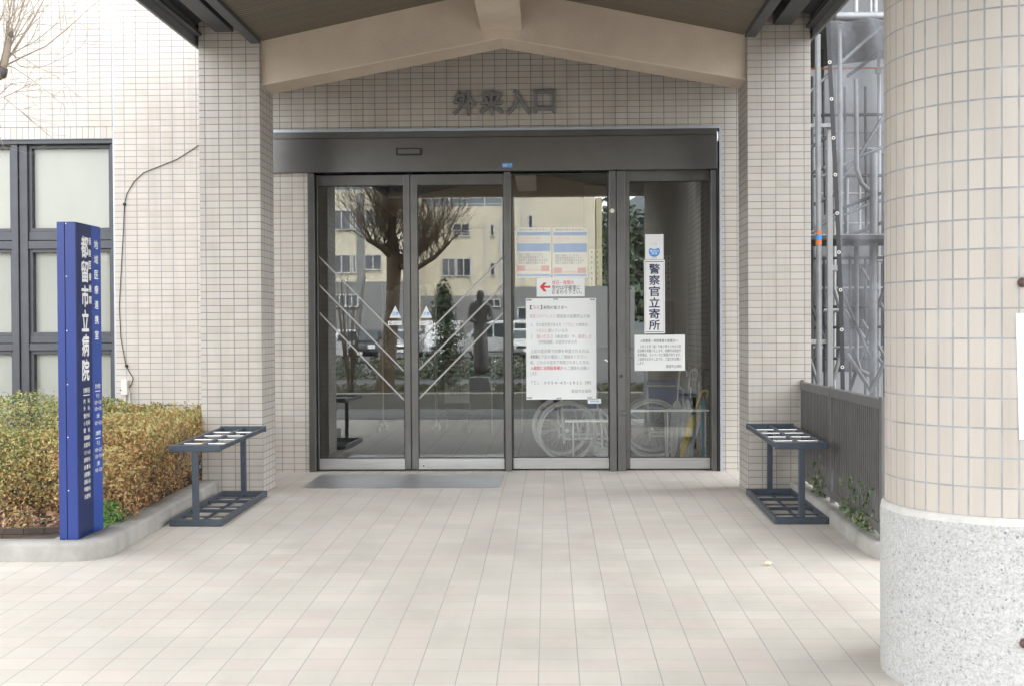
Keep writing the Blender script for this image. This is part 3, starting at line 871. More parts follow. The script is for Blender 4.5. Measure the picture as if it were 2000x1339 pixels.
# ================================================================== KERBS, PLANTERS
def rounded_kerb(pts, w, h, name, mat=M['concrete']):
    """pts: outer edge line (x, y), kerb lies to the left of the direction of travel"""
    P2 = [Vector((p[0], p[1])) for p in pts]
    mb = MB(); n = len(P2); sec = []
    for i, p in enumerate(P2):
        if i == 0: t = P2[1]-P2[0]
        elif i == n-1: t = P2[-1]-P2[-2]
        else: t = (P2[i+1]-P2[i]).normalized()+(P2[i]-P2[i-1]).normalized()
        t.normalize(); nn = Vector((-t.y, t.x))
        zf = floor_z(p.y)
        ring = []
        for (d, z) in ((0, -.12), (0, h-.02), (.006, h-.007), (.022, h), (w-.01, h), (w, h-.01), (w, -.12)):
            q = p+nn*d
            ring.append((q.x, q.y, zf+z))
        sec.append(ring)
    o = 0
    for r in sec: mb.v.extend(r)
    k = len(sec[0])
    for i in range(n-1):
        for j in range(k-1):
            mb.f.append((i*k+j, (i+1)*k+j, (i+1)*k+j+1, i*k+j+1))
    mb.f.append(tuple(range(k))); mb.f.append(tuple((n-1)*k+j for j in range(k-1, -1, -1)))
    return mb.build(name, mat, smooth=50)
KX = -2.385
arc = [(KX-.19+.19*math.sin(a), 6.455+.19-.19*math.cos(a)) for a in (0, .2, .4, .6, .8, 1.0, 1.2, 1.4, PI/2)]
pts = [(-12, 6.42), (-8, 6.43), (-5, 6.44), (-4.2,6.445), (-3.4,6.45)] + arc + [(KX,y) for y in (6.8, 7.2, 7.7, 8.2, 8.765)]
kl = rounded_kerb(pts, .15, .10, 'kerb'); tag(kl, kind='structure')
kr = rounded_kerb([(1.70,8.765),(1.70,8.2),(1.70,7.6),(1.70,7.0),(1.70,6.66),(1.72,6.53),(1.78,6.44),(1.90,6.40),(2.6,6.39),(6,6.39)], .15, .085, 'kerb'); tag(kr, kind='structure')
sl = MB()
nx, ny = 40, 24
rng = random.Random(2)
for j in range(ny+1):
    for i in range(nx+1):
        x = -12+(KX-.12+12)*i/nx; y = 6.55+(YW+.02-6.55)*j/ny
        sl.v.append((x, y, floor_z(y)+.045+rng.uniform(-.012,.012)+.02*math.sin(x*3)*math.cos(y*2.3)))
for j in range(ny):
    for i in range(nx):
        a = j*(nx+1)+i; sl.f.append((a, a+1, a+nx+2, a+nx+1))
tag(sl.build('planting_soil', M['soil'], smooth=60), kind='structure')
sr = MB()
for j in range(13):
    for i in range(13):
        x = 1.82+4.6*i/12; y = 6.5+3.9*j/12
        sr.v.append((x, y, floor_z(y)+.03+rng.uniform(-.015,.02)))
for j in range(12):
    for i in range(12):
        a = j*13+i; sr.f.append((a, a+1, a+14, a+13))
tag(sr.build('border_soil', M['soil'], smooth=60), kind='structure')

# ================================================================== UMBRELLA RACKS
def make_rack(label):
    r = thing('umbrella_rack', label, 'umbrella rack', (0,0,0), 'umbrella racks beside the pillars')
    W, L, H = .328, 1.16, .50
    bx = .042
    m = MB()
    ends = [(0, .03), (L-.03, L)]
    for (y0, y1) in ends:
        e = MB()
        e.box(-W/2, W/2, y0, y1, 0, bx); e.box(-W/2, W/2, y0, y1, H-.04, H)
        e.box(-.019, .019, y0+.001, y1-.001, bx, H-.04)
        eo = e.build('end_frame', M['rack'], r, bevel=.003)
        for xx in (-W/2+.02, W/2-.02):
            for zz in (bx/2, H-.02):
                yy = y0 if y0 == 0 else y1
                s = 1 if y0 == 0 else -1
                if s == 1: MB().lathe([(.0075,0),(.0075,.003),(.004,.004)], (xx, yy, zz), 12, 'y').build('bolt', M['rack'], eo, smooth=40)
    t = MB()
    for xx in (-W/2+.012, W/2-.012): t.box(xx-.010, xx+.010, .031, L-.031, H-.034, H-.008)
    t.box(-.013, .013, .031, L-.031, H-.032, H-.012)
    t.build('top_rail', M['rack'], r, bevel=.002)
    for k in range(4):
        y = .03+(L-.06)*(k+1)/5
        b = MB()
        b.tube([(-W/2+.022,y,H-.020),(-.0135,y,H-.020)], .0065, 10); b.tube([(.0135,y,H-.020),(W/2-.022,y,H-.020)], .0065, 10)
        b.build('cross_bar', M['rack_bar'], r, smooth=40)
    bt = MB()
    for xx in (-W/2+.012, W/2-.012): bt.box(xx-.011, xx+.011, .031, L-.031, .004, .040)
    bt.box(-.007, .007, .031, L-.031, .006, .018)
    bt.build('base_rail', M['rack'], r, bevel=.002)
    for k in range(5):
        y = .03+(L-.06)*(k+1)/6
        b = MB()
        if k % 2 == 1: b.box(-W/2+.0235, W/2-.0235, y-.012, y+.012, .019, .039)
        else: b.box(-W/2+.0235, W/2-.0235, y-.005, y+.005, .0185, .027)
        b.build('base_bar', M['rack'], r, bevel=.001)
    return r
rkl = make_rack('dark blue-grey metal umbrella rack beside the hedge and kerb')
rkl.location = (-2.178, 7.47, floor_z(7.47)); rkl.rotation_euler = (math.atan(.0237), 0, math.radians(-.7))
rkr = copy_tree(rkl)
rkr['label'] = 'dark blue-grey metal umbrella rack beside the grey slat fence'
rkr.location = (1.535, 7.53, floor_z(7.53)); rkr.rotation_euler = (math.atan(.0237), 0, math.radians(-.4))

# ================================================================== BLUE SIGN
SX0, SX1, SY0, SY1 = -2.655, -2.553, 6.56, 6.93
SZ0, SZ1 = floor_z(6.6)+.097, 1.765
sg = thing('pylon_sign', 'tall narrow blue sign post with white writing on the kerb before the hedge', 'sign', (-2.6, 6.7, SZ0))
MB().box(SX0-.05, SX1+.012, SY0+.025, SY1+.05, -.3, SZ0-.001).build('footing', M['concrete'], sg, bevel=.004)
MB().box(SX0, SX0+.042, SY0, SY1, SZ0, SZ1).build('side_post', M['blue'], sg, bevel=.002)
bd = MB().box(SX0+.046, SX1, SY0, SY1, SZ0, SZ1).build('sign_body', M['blue'], sg, bevel=.002)
MB().box(SX0+.0415, SX0+.0465, SY0+.006, SY1-.01, SZ0, SZ1-.002).build('groove', M['blue_dk'], sg)
for v in (437, 540, 646, 750, 853, 957):
    z = at(124, v, SY0).z
    MB().lathe([(.0035,0),(.0035,.002),(.002,.003)], (SX0+.052, SY0, z), 10, 'y').build('screw', M['rack_bar'], bd, smooth=40)
SPY = SY0+.222
MB().box(SX1, SX1+.003, SY0+.004, SPY, SZ0+.004, SZ1-.004).build('navy_panel', M['blue_dk'], sg)
MB().box(SX1, SX1+.003, SPY+.001, SY1-.004, SZ0+.004, SZ1-.004).build('light_panel', M['blue_lt'], sg)
sx = SX1+.0042
def sgt(s, y0, y1, z0, z1, bold=.012):
    text_rect(s, SY0+y0, SY0+y1, z0, z1, M['white'], sg, 'x', sx, bold)
z0s, z1s = SZ0, SZ1
H_ = SZ1-SZ0
def sz(v): return SZ1-(v-437)/(1058-437)*H_       # height of a mark on the panel, from its row in the photograph
for i, ch in enumerate('都留市立病院'):
    t0 = 462+i*48.6
    sgt(ch, .070, .175, sz(t0+44), sz(t0), .030)
for i, ch in enumerate('保険医療機関'):
    t0 = 463+i*23.6
    sgt(ch, .178, .216, sz(t0+16), sz(t0), .022)
for i, ch in enumerate('地域医療連携室'):
    t0 = 466+i*30.6
    sgt(ch, .262, .322, sz(t0+18), sz(t0), .022)
sgt('診療科目', .085, .175, sz(773), sz(762)); 
MB().box(sx-.001, sx, SY0+.085, SY0+.175, sz(778), sz(776.3)).build('rule', M['white'], sg)
for i, s in enumerate(['内　科', '外　科', '整形外科', '小 児 科', '眼　科', '耳鼻咽喉科', '形成外科', 'リハビリテーション科', '脳神経外科', '皮 膚 科', '泌尿器科', '産婦人科', '呼吸器外科', '消化器外科']):
    t0 = 784+i*14.6
    sgt(s, .085, .175, sz(t0+9.8), sz(t0), .014)
right = [('受付時間', 757, 10, .26, .335), ('平 日', 778, 9, .275, .32), ('8:30〜11:00', 791, 8, .25, .352), ('13:00〜15:00', 804, 8, .25, .352), ('土曜日', 818, 9, .275, .32), ('8:30〜10:30', 833, 8, .25, .352),
         ('診療時間', 853, 10, .26, .335), ('平 日', 874, 9, .275, .32), ('9:00〜12:00', 888, 8, .25, .352), ('13:30〜17:00', 901, 8, .25, .352), ('土曜日', 915, 9, .275, .32), ('9:00〜12:00', 929, 8, .25, .352)]
for (s, v, h, a, b) in right: sgt(s, a, b, sz(v+h), sz(v), .014)
for v in (771.5, 867.5):
    MB().box(sx-.001, sx, SY0+.26, SY0+.335, sz(v+1.6), sz(v)).build('rule', M['white'], sg)

# ================================================================== SLAT FENCE ON THE RIGHT KERB
fx = 1.79
fen = thing('slat_fence', 'dark grey metal slat fence standing on the kerb beside the round column', 'fence', (fx, 7.7, 0))
ft = .80
YF0, YF1 = 6.56, 8.765
for y, w, nm in ((YF0+.03, .032, 'post'), (7.82, .018, 'post'), (YF1-.014, .013, 'post')):
    MB().box(fx-w, fx+w*.6, y-w*.8, y+w*.8, floor_z(y)+.03, ft+.004).build(nm, M['fence'], fen, bevel=.003)
rr = MB()
rr.prism([(fx-.022,.735),(fx+.022,.735),(fx+.022,.79),(fx-.022,.79)], 'y', YF0+.058, 7.80)
rr.prism([(fx-.022,.735),(fx+.022,.735),(fx+.022,.79),(fx-.022,.79)], 'y', 7.84, YF1-.026)
rr.build('top_rail', M['fence'], fen, bevel=.003)
rr = MB()
for (a, b) in ((YF0+.058, 7.80), (7.84, YF1-.026)):
    rr.add([(x, y, floor_z(y)+z) for y in (a, b) for (x, z) in ((fx-.02,.115),(fx+.02,.115),(fx+.02,.165),(fx-.02,.165))],
           [(0,1,2,3),(7,6,5,4),(0,4,5,1),(1,5,6,2),(2,6,7,3),(3,7,4,0)])
rr.build('bottom_rail', M['fence'], fen, bevel=.003)
s2 = MB()
y = YF0+.075
while y < YF1-.04:
    if not 7.78 < y < 7.86:
        z0 = floor_z(y)+.166
        s2.box(fx-.013, fx+.006, y-.013, y+.013, z0, .734)
    y += .0445
s2.build('slat', M['fence'], fen)
bp = MB()
bp.box(fx+.012, fx+.015, YF0+.06, 7.79, .28, .733); bp.box(fx+.012, fx+.015, 7.85, YF1-.03, .28, .733)
bp.build('backing_sheet', M['fence'], fen)

# ================================================================== PLANTS
def leaf_quad(vs_, fs_, p, n, size, rng, asp=.55):
    a = n.orthogonal().normalized(); b = n.cross(a)
    t = rng.uniform(0, 2*PI)
    d = a*math.cos(t)+b*math.sin(t); w = n.cross(d)
    L = size*rng.uniform(.7, 1.3); W = L*asp
    o = len(vs_)
    up = n*L*.12
    vs_.extend([tuple(p-d*L*.5), tuple(p+w*W*.5+up*.5), tuple(p+d*L*.5-up), tuple(p-w*W*.5+up*.5)])
    fs_.append((o, o+1, o+2, o+3))
def rand_dir(rng):
    while True:
        v = Vector((rng.uniform(-1,1), rng.uniform(-1,1), rng.uniform(-1,1)))
        if .05 < v.length < 1: return v.normalized()

# clipped hedge
def hedge_block(x0, x1, y0, y1, zt, count, rng, mb, lean=0, low=0.02):
    cx, cy = (x0+x1)/2, (y0+y1)/2
    made = 0
    while made < count:
        # mostly near the surface
        f = rng.random()
        x = rng.uniform(x0, x1); y = rng.uniform(y0, y1); z = rng.uniform(low, zt)
        side = rng.choice((0,0,0,1,1,2,2,3))
        dpt = abs(rng.gauss(0, .03)) if rng.random() < .72 else rng.uniform(.04, .26)
        gap = math.sin(x*17+1.3*math.sin(y*9))*math.sin(y*15+z*13)*math.sin(z*19+x*5)
        if dpt < .04 and gap > .28 and rng.random() < .85: continue
        if side == 0: z = zt-dpt; n = Vector((0,0,1))
        elif side == 1: x = x1-dpt; n = Vector((1,0,0))
        elif side == 2: y = y0+dpt; n = Vector((0,-1,0))
        else: n = rand_dir(rng)
        bulge = .06*math.sin(x*5.1+y*2)*math.cos(y*4.3+z*6) + .035*math.sin(x*13+z*9)*math.sin(y*11+1.3)
        # rounded top edges
        ex = min(x1-x, .14)/.14; ey = min(y-y0, .14)/.14
        if z > zt-.10 and min(ex, ey) < .75 and side == 0: z -= .07*(1-min(ex, ey))
        if side != 0 and z > zt-.12: 
            if side == 1: x -= .05*(z-(zt-.12))/.12
            else: y += .05*(z-(zt-.12))/.12
        bare = 1 if z > .26 else (z/.26)
        if side in (1, 2) and rng.random() > bare**1.2*.95+.04: continue
        p = Vector((x, y, z + floor_z(y))) + n*bulge
        nn = (n*.7+rand_dir(rng)*.9).normalized()
        leaf_quad(mb.v, mb.f, p, nn, .026, rng)
        made += 1
rng = random.Random(11)
hg = thing('clipped_hedge', 'clipped hedge turning orange brown behind the blue sign', 'hedge', (-3.2, 8.4, 0))
mb = MB()
hedge_block(-3.55, -2.52, 7.55, 9.92, .58, 29000, rng, mb)
hedge_block(-5.6, -3.50, 7.75, 9.92, .67, 17000, rng, mb)
hedge_block(-2.95, -2.50, 7.10, 7.75, .50, 4800, rng, mb)
mb.build('foliage', M['hedge'], hg, recalc=False)
tw = MB()
for i in range(420):
    x = rng.uniform(-5.2, -2.58); y0h = 7.7 if x < -2.95 else 7.25
    y = rng.uniform(y0h, 9.3); z = floor_z(y)+.04
    p = Vector((x, y, z)); d = Vector((rng.uniform(-.6,.6), rng.uniform(-.7,.2), 1)).normalized()
    pts = [p]
    for k in range(5):
        d = (d+rand_dir(rng)*.35).normalized(); p = p+d*rng.uniform(.07,.13); pts.append(p)
    r0 = rng.uniform(.004,.010)
    tw.tube(pts, [r0*(1-.15*k) for k in range(6)], 5, False)
for (pp) in ([(-3.9,7.9,.13),(-3.55,7.72,.12),(-3.3,7.66,.14),(-3.05,7.62,.20),(-2.8,7.6,.26),(-2.62,7.55,.34)], [(-4.1,7.85,.22),(-3.6,7.7,.27),(-3.2,7.66,.30),(-2.9,7.66,.31)], [(-3.9,7.8,.17),(-3.3,7.66,.19),(-3.0,7.62,.30),(-2.85,7.6,.40)]):
    tw.tube(pp, [.014,.013,.012,.010,.008,.006][:len(pp)], 6, False)
tw.build('stem', M['twig'], hg, recalc=False)

def leaf_blob(mb, c, r, count, size, rng, flat=1.0):
    for i in range(count):
        d = rand_dir(rng); q = rng.random()**.4
        p = Vector(c)+Vector((d.x*r[0]*q, d.y*r[1]*q, abs(d.z)*r[2]*q if flat else d.z*r[2]*q))
        leaf_quad(mb.v, mb.f, p, (d+Vector((0,0,.6))+rand_dir(rng)*.6).normalized(), size, rng)
wd = thing('green_weed', 'fresh green leafy weed at the foot of the hedge beside the blue sign', 'plant', (-2.56, 7.05, .05))
mb = MB(); leaf_blob(mb, (-2.60,7.08,.02), (.12,.14,.20), 700, .024, rng); leaf_blob(mb, (-2.55,7.28,.02), (.06,.10,.10), 200, .02, rng)
mb.build('foliage', M['weed'], wd, recalc=False)
st = MB()
for i in range(14):
    st.tube([(-2.60,7.08,.0),(-2.60+rng.uniform(-.04,.04),7.08+rng.uniform(-.05,.05),.08),(-2.60+rng.uniform(-.09,.09),7.08+rng.uniform(-.1,.1),.17)], .002, 4, False)
st.build('stem', M['weed'], wd, recalc=False)
ow = thing('small_shrub', 'low reddish shrub growing out of the soil at the left end of the kerb', 'plant', (-3.02, 7.0, .04))
mb = MB(); leaf_blob(mb, (-3.06,7.0,.02), (.12,.12,.17), 420, .024, rng)
mb.build('foliage', M['hedge'], ow, recalc=False)
st = MB()
for i in range(12):
    st.tube([(-3.06,7.0,.0),(-3.06+rng.uniform(-.1,.1),7.0+rng.uniform(-.08,.08),.15)], .002, 4, False)
st.build('stem', M['twig'], ow, recalc=False)
lt = MB()
for i in range(1500):
    x = rng.uniform(-5.4, -2.6); y = rng.uniform(6.9, 8.1)
    leaf_quad(lt.v, lt.f, Vector((x, y, floor_z(y)+.055+rng.uniform(0,.035))), (Vector((0,-.3,1))+rand_dir(rng)*.7).normalized(), .05 if y > 7.3 else .035, rng, .7)
tag(lt.build('leaf_litter', M['litter'], recalc=False), kind='stuff', label='dry brown fallen leaves on the soil under the hedge')
# old timber edging curving in the soil
ed = MB()
pts = []
for k in range(15):
    a = math.radians(200+k*10)
    pts.append((-3.10+.62*math.cos(a), 7.35+.48*math.sin(a)))
for z0, dr, in ((.03, 0), (.065, .02)):
    for i in range(14):
        (xa, ya), (xb, yb) = pts[i], pts[i+1]
        n = Vector((yb-ya, xa-xb)).normalized()*.02
        z_ = floor_z(7)+z0
        ed.add([(xa-n.x,ya-n.y+dr,z_),(xb-n.x,yb-n.y+dr,z_),(xb+n.x,yb+n.y+dr,z_),(xa+n.x,ya+n.y+dr,z_),(xa-n.x,ya-n.y+dr,z_+.032),(xb-n.x,yb-n.y+dr,z_+.032),(xb+n.x,yb+n.y+dr,z_+.032),(xa+n.x,ya+n.y+dr,z_+.032)],
               [(0,3,2,1),(4,5,6,7),(0,1,5,4),(1,2,6,5),(2,3,7,6),(3,0,4,7)])
tag(ed.build('tree_ring_edging', M['wood_old']), 'weathered curved timber edging lying in the soil left of the blue sign', 'edging')
# ivy along the fence
for (nm, y0, y1, cnt, lab) in (('ivy_plant', 6.75, 7.62, 1100, 'dark ivy creeping through the nearer bay of the slat fence'), ('ivy_plant', 7.95, 8.45, 380, 'small ivy patch poking through the fence bay nearest the pillar')):
    iv = thing(nm, lab, 'plant', (fx+.1, (y0+y1)/2, .03), 'ivy along the fence')
    mb = MB()
    for i in range(cnt):
        y = rng.triangular(y0, y1, y0+.3*(y1-y0)); hgt = rng.random()**1.5*.27
        if hgt < .10 and rng.random() < .3: xx = fx-rng.uniform(.0,.05)
        else: xx = fx+rng.uniform(-.022,.10)
        leaf_quad(mb.v, mb.f, Vector((xx, y, floor_z(y)+.07+hgt)), (Vector((-.8,-.3,.4))+rand_dir(rng)*.8).normalized(), .033, rng, .85)
    mb.build('foliage', M['ivy'], iv, recalc=False)
    st = MB()
    for i in range(16):
        y = rng.uniform(y0, y1); p = Vector((fx+.03, y, floor_z(y)+.03)); pts = [p]
        for k in range(4):
            p = p+Vector((rng.uniform(-.03,.03), rng.uniform(-.06,.06), rng.uniform(.03,.08))); pts.append(p)
        st.tube(pts, .003, 4, False)
    st.build('stem', M['twig'], iv, recalc=False)

# scrap on the paving
sp_ = MB()
sp_.ball((0,0,0), .022, 9, 6, (1.1,.8,.55))
rng = random.Random(5)
sp_.v = [(x+rng.uniform(-.004,.004), y+rng.uniform(-.004,.004), z+rng.uniform(-.003,.003)) for (x,y,z) in sp_.v]
so = sp_.build('crumpled_scrap', plain('scrap_paper', (.60,.53,.43), .8, var=.15, scale=40)); so.location = (1.121, 6.38, floor_z(6.38)+.011)
tag(so, 'small pale tan crumpled scrap lying on the paving near the right rack', 'litter')

# ------------------------------------------------------------------ pollarded tree at the left edge
def grow(mb, p, d, L, r, depth, rng, up=.15, spread=.5, nseg=4, kids=(2,3), shrink=.62, minr=.0012, curl=.25):
    pts = [Vector(p)]; d = Vector(d).normalized(); rads = [r]
    for k in range(nseg):
        d = (d+rand_dir(rng)*curl*.4+Vector((0,0,up*.35))).normalized()
        pts.append(pts[-1]+d*L/nseg); rads.append(max(minr, r*(1-.5*(k+1)/nseg)))
    mb.tube(pts, rads, 6 if r > .01 else 4, False)
    if depth <= 0: return
    for i in range(rng.randint(*kids)):
        t = rng.uniform(.35, 1.0); k = min(nseg-1, int(t*nseg))
        q = pts[k].lerp(pts[k+1], t*nseg-k)
        dd = (d+rand_dir(rng)*spread).normalized()
        grow(mb, q, dd, L*rng.uniform(.5,.8), rads[k]*shrink, depth-1, rng, up, spread, nseg, kids, shrink, minr, curl)
rng = random.Random(21)
T0 = Vector((-4.35, 8.35, .0))
ptree = thing('pollarded_tree', 'bare pollarded tree with a knobbly limb and thin twigs before the window wall', 'tree', T0)
tk = MB()
YT = 8.2
kn = at(4, 141, YT)
l1 = at(14, 105, YT); l2 = at(22, 55, YT)
tk.tube([T0, T0+Vector((.02,0,.9)), T0+Vector((.06,0,1.7)), T0+Vector((.12,0,2.4)), kn+Vector((-.26,.02,-.14)), kn], [.085,.075,.066,.058,.045,.040], 10)
tk.tube([kn, l1, l2], [.026,.022,.013], 8)
tk.build('trunk', M['bark_l'], ptree, smooth=60, recalc=False)
kb = MB(); kb.ball(tuple(kn), .038, 12, 8, (1,1,1.15)); kb.ball(tuple(l1.lerp(l2,.7)+Vector((.004,0,0))), .018, 9, 6, (1,1,1.6))
kb.v = [(x+rng.uniform(-.004,.004), y+rng.uniform(-.004,.004), z+rng.uniform(-.004,.004)) for (x,y,z) in kb.v]
kb.build('pruning_knob', M['bark_k'], ptree, smooth=70)
tg = MB()
def twig(uv, r0, kids=5):
    pts = [at(u, v, YT+rng.uniform(-.05,.05)) for (u, v) in uv]
    # smooth
    fine = []
    for i in range(len(pts)-1):
        p0 = pts[max(0,i-1)]; p1 = pts[i]; p2 = pts[i+1]; p3 = pts[min(len(pts)-1,i+2)]
        for k in range(4):
            t = k/4
            fine.append(.5*((2*p1)+(p2-p0)*t+(2*p0-5*p1+4*p2-p3)*t*t+(3*p1-p0-3*p2+p3)*t**3))
    fine.append(pts[-1])
    n = len(fine)
    tg.tube(fine, [max(.0013, r0*(1-.85*i/(n-1))) for i in range(n)], 5, False)
    for k in range(kids):
        i = rng.randint(n//4, n-2); d = (fine[i+1]-fine[i]).normalized()
        grow(tg, fine[i], d+rand_dir(rng)*.7, rng.uniform(.06,.24), max(.0014, r0*.35), 1, rng, .1, .5, 3, (1,2), .7, .0010, .3)
twig([(20,105),(33,100),(60,80),(78,35),(85,20)], .0045)
twig([(22,108),(40,96),(70,80),(110,48),(140,34),(146,20)], .004)
twig([(22,106),(30,112),(35,126),(55,133),(85,130),(125,112),(155,94),(168,78)], .004)
twig([(8,128),(25,132),(50,148),(70,162),(90,178),(108,188)], .0035)
twig([(8,190),(30,180),(55,166),(80,152),(92,148)], .003)
twig([(8,192),(25,205),(45,222)], .0025)
twig([(12,60),(14,45),(25,30),(38,10),(44,-10)], .0055)
twig([(12,75),(18,50),(26,20),(28,-5)], .0065)
twig([(0,40),(8,22),(12,0)], .005)
twig([(16,65),(30,55),(40,40),(62,30),(82,22)], .003)
twig([(30,112),(50,116),(70,130),(95,142),(115,152)], .003)
twig([(0,185),(20,165),(28,150)], .003)
twig([(14,78),(28,72),(52,60),(68,35),(75,8)], .003)
twig([(2,250),(-2,235),(-6,200)], .003)
twig([(0,268),(5,280),(12,290)], .003)
for k in range(60):
    d = Vector((rng.uniform(-1,.25), rng.uniform(-.8,.8), rng.uniform(.2,1)))
    grow(tg, kn+Vector((-.02,0,.02)), d, rng.uniform(.4,1.1), .006, 2, rng, .25, .6, 4, (1,3), .6, .0013, .3)
tg.build('twigs', M['bark_l'], ptree, recalc=False)

# ------------------------------------------------------------------ wall cable and box
cb = MB()
yc = YW-.008
uv = [(388,284),(375,293),(345,312),(310,326),(280,338),(262,355),(248,378),(243,400),(241,450),(236,540),(233,600),(236,660),(246,714),(252,724),(260,738),(257,749),(252,756)]
cpts = [at(u, v, yc) for u, v in uv]
cb.tube(cpts, .0034, 6)
co = cb.build('wall_cable', M['cable'], smooth=60)
tag(co, 'thin black cable looping down the pale tiled wall beside the window', 'cable')
for (u, v) in ((243,399),(247,714)):
    p = at(u, v, yc)
    MB().lathe([(.013,0),(.013,.012),(.008,.02)], (p.x, YW, p.z), 14, 'y').build('clip', M['cable'], co, smooth=40)
bxz0, bxz1 = at(245,770,YW).z, at(245,741,YW).z
bo = MB().box(at(240,755,YW).x, at(252,755,YW).x, YW-.05, YW-.001, bxz0, bxz1).build('junction_box', M['plastic'], bevel=.004)
tag(bo, 'small white plastic junction box on the tiled wall just above the hedge', 'electrical box')
cpi = MB(); cpi.tube([(at(246,770,YW).x, YW-.025, bxz0),(at(246,790,YW).x, YW-.02, bxz0-.15)], .008, 8); cpi.tube([(at(254,762,YW).x, YW-.018, bxz0+.03),(at(254,790,YW).x, YW-.018, bxz0-.15)], .007, 8)
cpi.build('conduit', M['plastic'], bo, smooth=60)
# ================================================================== NOTICES ON THE GLASS
YC = YD+.075+.025          # inner face of the fixed pane
YCo = YD+.075+.019         # its outer face
YDi, YDo = LY+.01+.025, LY+.01+.019
def sheet(name, label, cat, u0, v0, u1, v1, y, mat, group=None, t=.0006):
    a = at(u0, v0, y); b = at(u1, v1, y)
    o = MB().box(a.x, b.x, y, y+t, b.z, a.z).build(name, mat)
    tag(o, label, cat, group)
    return o
def tx(s, o, u0, v0, u1, v1, y, mat, bold=.0, line=1.0, align='CENTER'):
    a = at(u0, v0, y); b = at(u1, v1, y)
    return text_rect(s, a.x, b.x, b.z, a.z, mat, o, 'y', y-.0004, bold, line, align)
def blk(o, u0, v0, u1, v1, y, mat, name='printed_band', d=.0003):
    a = at(u0, v0, y); b = at(u1, v1, y)
    return MB().box(a.x, b.x, y-d, y+.0001, b.z, a.z).build(name, mat, o)

yi = yo = YCo-.0012
# the pair of printed posters
p1 = sheet('printed_poster', 'left one of two faded cream posters with blue bands on the fixed glass', 'poster', 1008, 445, 1076, 542, yi, M['lam_c'], 'faded cream posters')
p2 = sheet('printed_poster', 'right one of two faded cream posters with blue bands on the fixed glass', 'poster', 1079, 445, 1148, 542, yi, M['lam_c'], 'faded cream posters')
for (p, o, b2) in ((p1, 1008, 0), (p2, 1079, 2)):
    tx('発熱や咳のある方へ', p, o+6, 447, o+62, 451, yi, M['ink_s'])
    blk(p, o+2, 454, o+67, 460, yi, M['ink_blue']); blk(p, o+2, 476, o+67, 491+b2, yi, M['ink_blue'])
    tx('かぜの症状がある場合\n外出を控えてください', p, o+4, 463, o+(48 if o < 1050 else 34), 473, yi, M['salmon'], align='LEFT')
    tx('電話で相談してください\n帰国者接触者相談センター\n高齢者や基礎疾患のある方は\n早めに連絡をお願いします', p, o+5, 495+b2, o+62, 516, yi, M['ink_s'], align='LEFT')
    dv = 0 if o < 1050 else 4
    blk(p, o+2, 519+dv, o+18, 530+dv, yi, M['salmon'], 'printed_badge'); blk(p, o+49, 519+dv, o+65, 530+dv, yi, M['salmon'], 'printed_badge')
    blk(p, o+19, 527+dv, o+48, 528.2+dv, yi, M['salmon'], 'printed_rule')
    blk(p, o+2, 536, o+67, 539.5, yi, M['ink_blue'])
# arrow sign
ar = sheet('arrow_notice', 'white notice with a red arrow pointing left and three lines of text', 'notice', 1048, 543, 1142, 579, yo, M['paper'])
a = [at(u, v, yo) for (u, v) in ((1054,560.5),(1062,552),(1068,552),(1062.5,558.5),(1075,558.5),(1075,562.5),(1062.5,562.5),(1068,569.5),(1062,569.5))]
MB().prism([(p.x, p.z) for p in a], 'y', yo-.0004, yo+.0001).build('printed_arrow', M['ink_red'], ar)
tx('休日・夜間の', ar, 1078, 548, 1121, 556, yo, M['ink_red'], .006)
tx('受付は守衛室に', ar, 1078, 557.5, 1133, 566, yo, M['ink'], .006)
tx('おまわり下さい。', ar, 1078, 566.5, 1136, 574.5, yo, M['ink'], .006)
# large notice
ln = sheet('large_notice', 'large white notice with black and red lines of text low on the fixed glass', 'notice', 1027, 583, 1165, 779, yi, M['lam'])
def L(s, u0, u1, vc, mat, h=7, b=.006):
    tx(s, ln, u0, vc-h/2, u1, vc+h/2, yi, mat, b)
L('【', 1035, 1040, 600.5, M['ink'], 8); L('急告', 1041, 1054, 600.5, M['ink_pink']); L('】', 1055, 1059, 600.5, M['ink'], 8); L('来院の皆さまへ', 1061, 1108, 600.5, M['ink'])
L('新型コロナウィルス', 1035, 1085, 617.5, M['ink_pink']); L('感染症の拡散防止の為', 1087, 1152, 617.5, M['ink_s'])
L('１　次の症状等がある方', 1037, 1096, 634, M['ink_s']); L('３７℃以上', 1100, 1122, 634, M['ink_pink'], 8); L('の発熱が、', 1124, 1150, 634, M['ink_s'])
L('４日以上', 1048, 1068, 645.5, M['ink_pink']); L('続いている方', 1070, 1109, 645.5, M['ink_s'])
L('２', 1037, 1040, 657, M['ink_s']); L('強いだるさ', 1048, 1080, 657, M['ink_pink'], 8, .012); L('（倦怠感）や、', 1084, 1126, 657, M['ink_s']); L('息苦しさ', 1129, 1155, 657, M['ink_pink'], 8, .012)
L('（呼吸困難）の症状がある方', 1052, 1127, 667.5, M['ink_s'])
L('上記の症状等で診察を希望される方は、', 1036, 1152, 685, M['ink_s'])
L('来院前に', 1036, 1056, 696, M['ink']); L('下記の電話にご連絡をください。', 1057, 1148, 696, M['ink_s'])
L('尚、これらの症状で来院されました方は、', 1036, 1152, 707, M['ink_s'])
L('入館前に当院駐車場か', 1036, 1100, 718, M['ink_red'], 7.5, .012); L('らご連絡をお願い', 1102, 1151, 718, M['ink_s'])
L('します。', 1036, 1050, 729, M['ink_s'])
L('ＴＥＬ', 1037, 1053, 746.5, M['ink_s']); L('０５５４−４５−１８１１（代）', 1063, 1154, 746.5, M['ink'], 6.5, .004)
L('都留市立病院', 1116, 1155, 763, M['ink_s'], 7)
tp = MB()
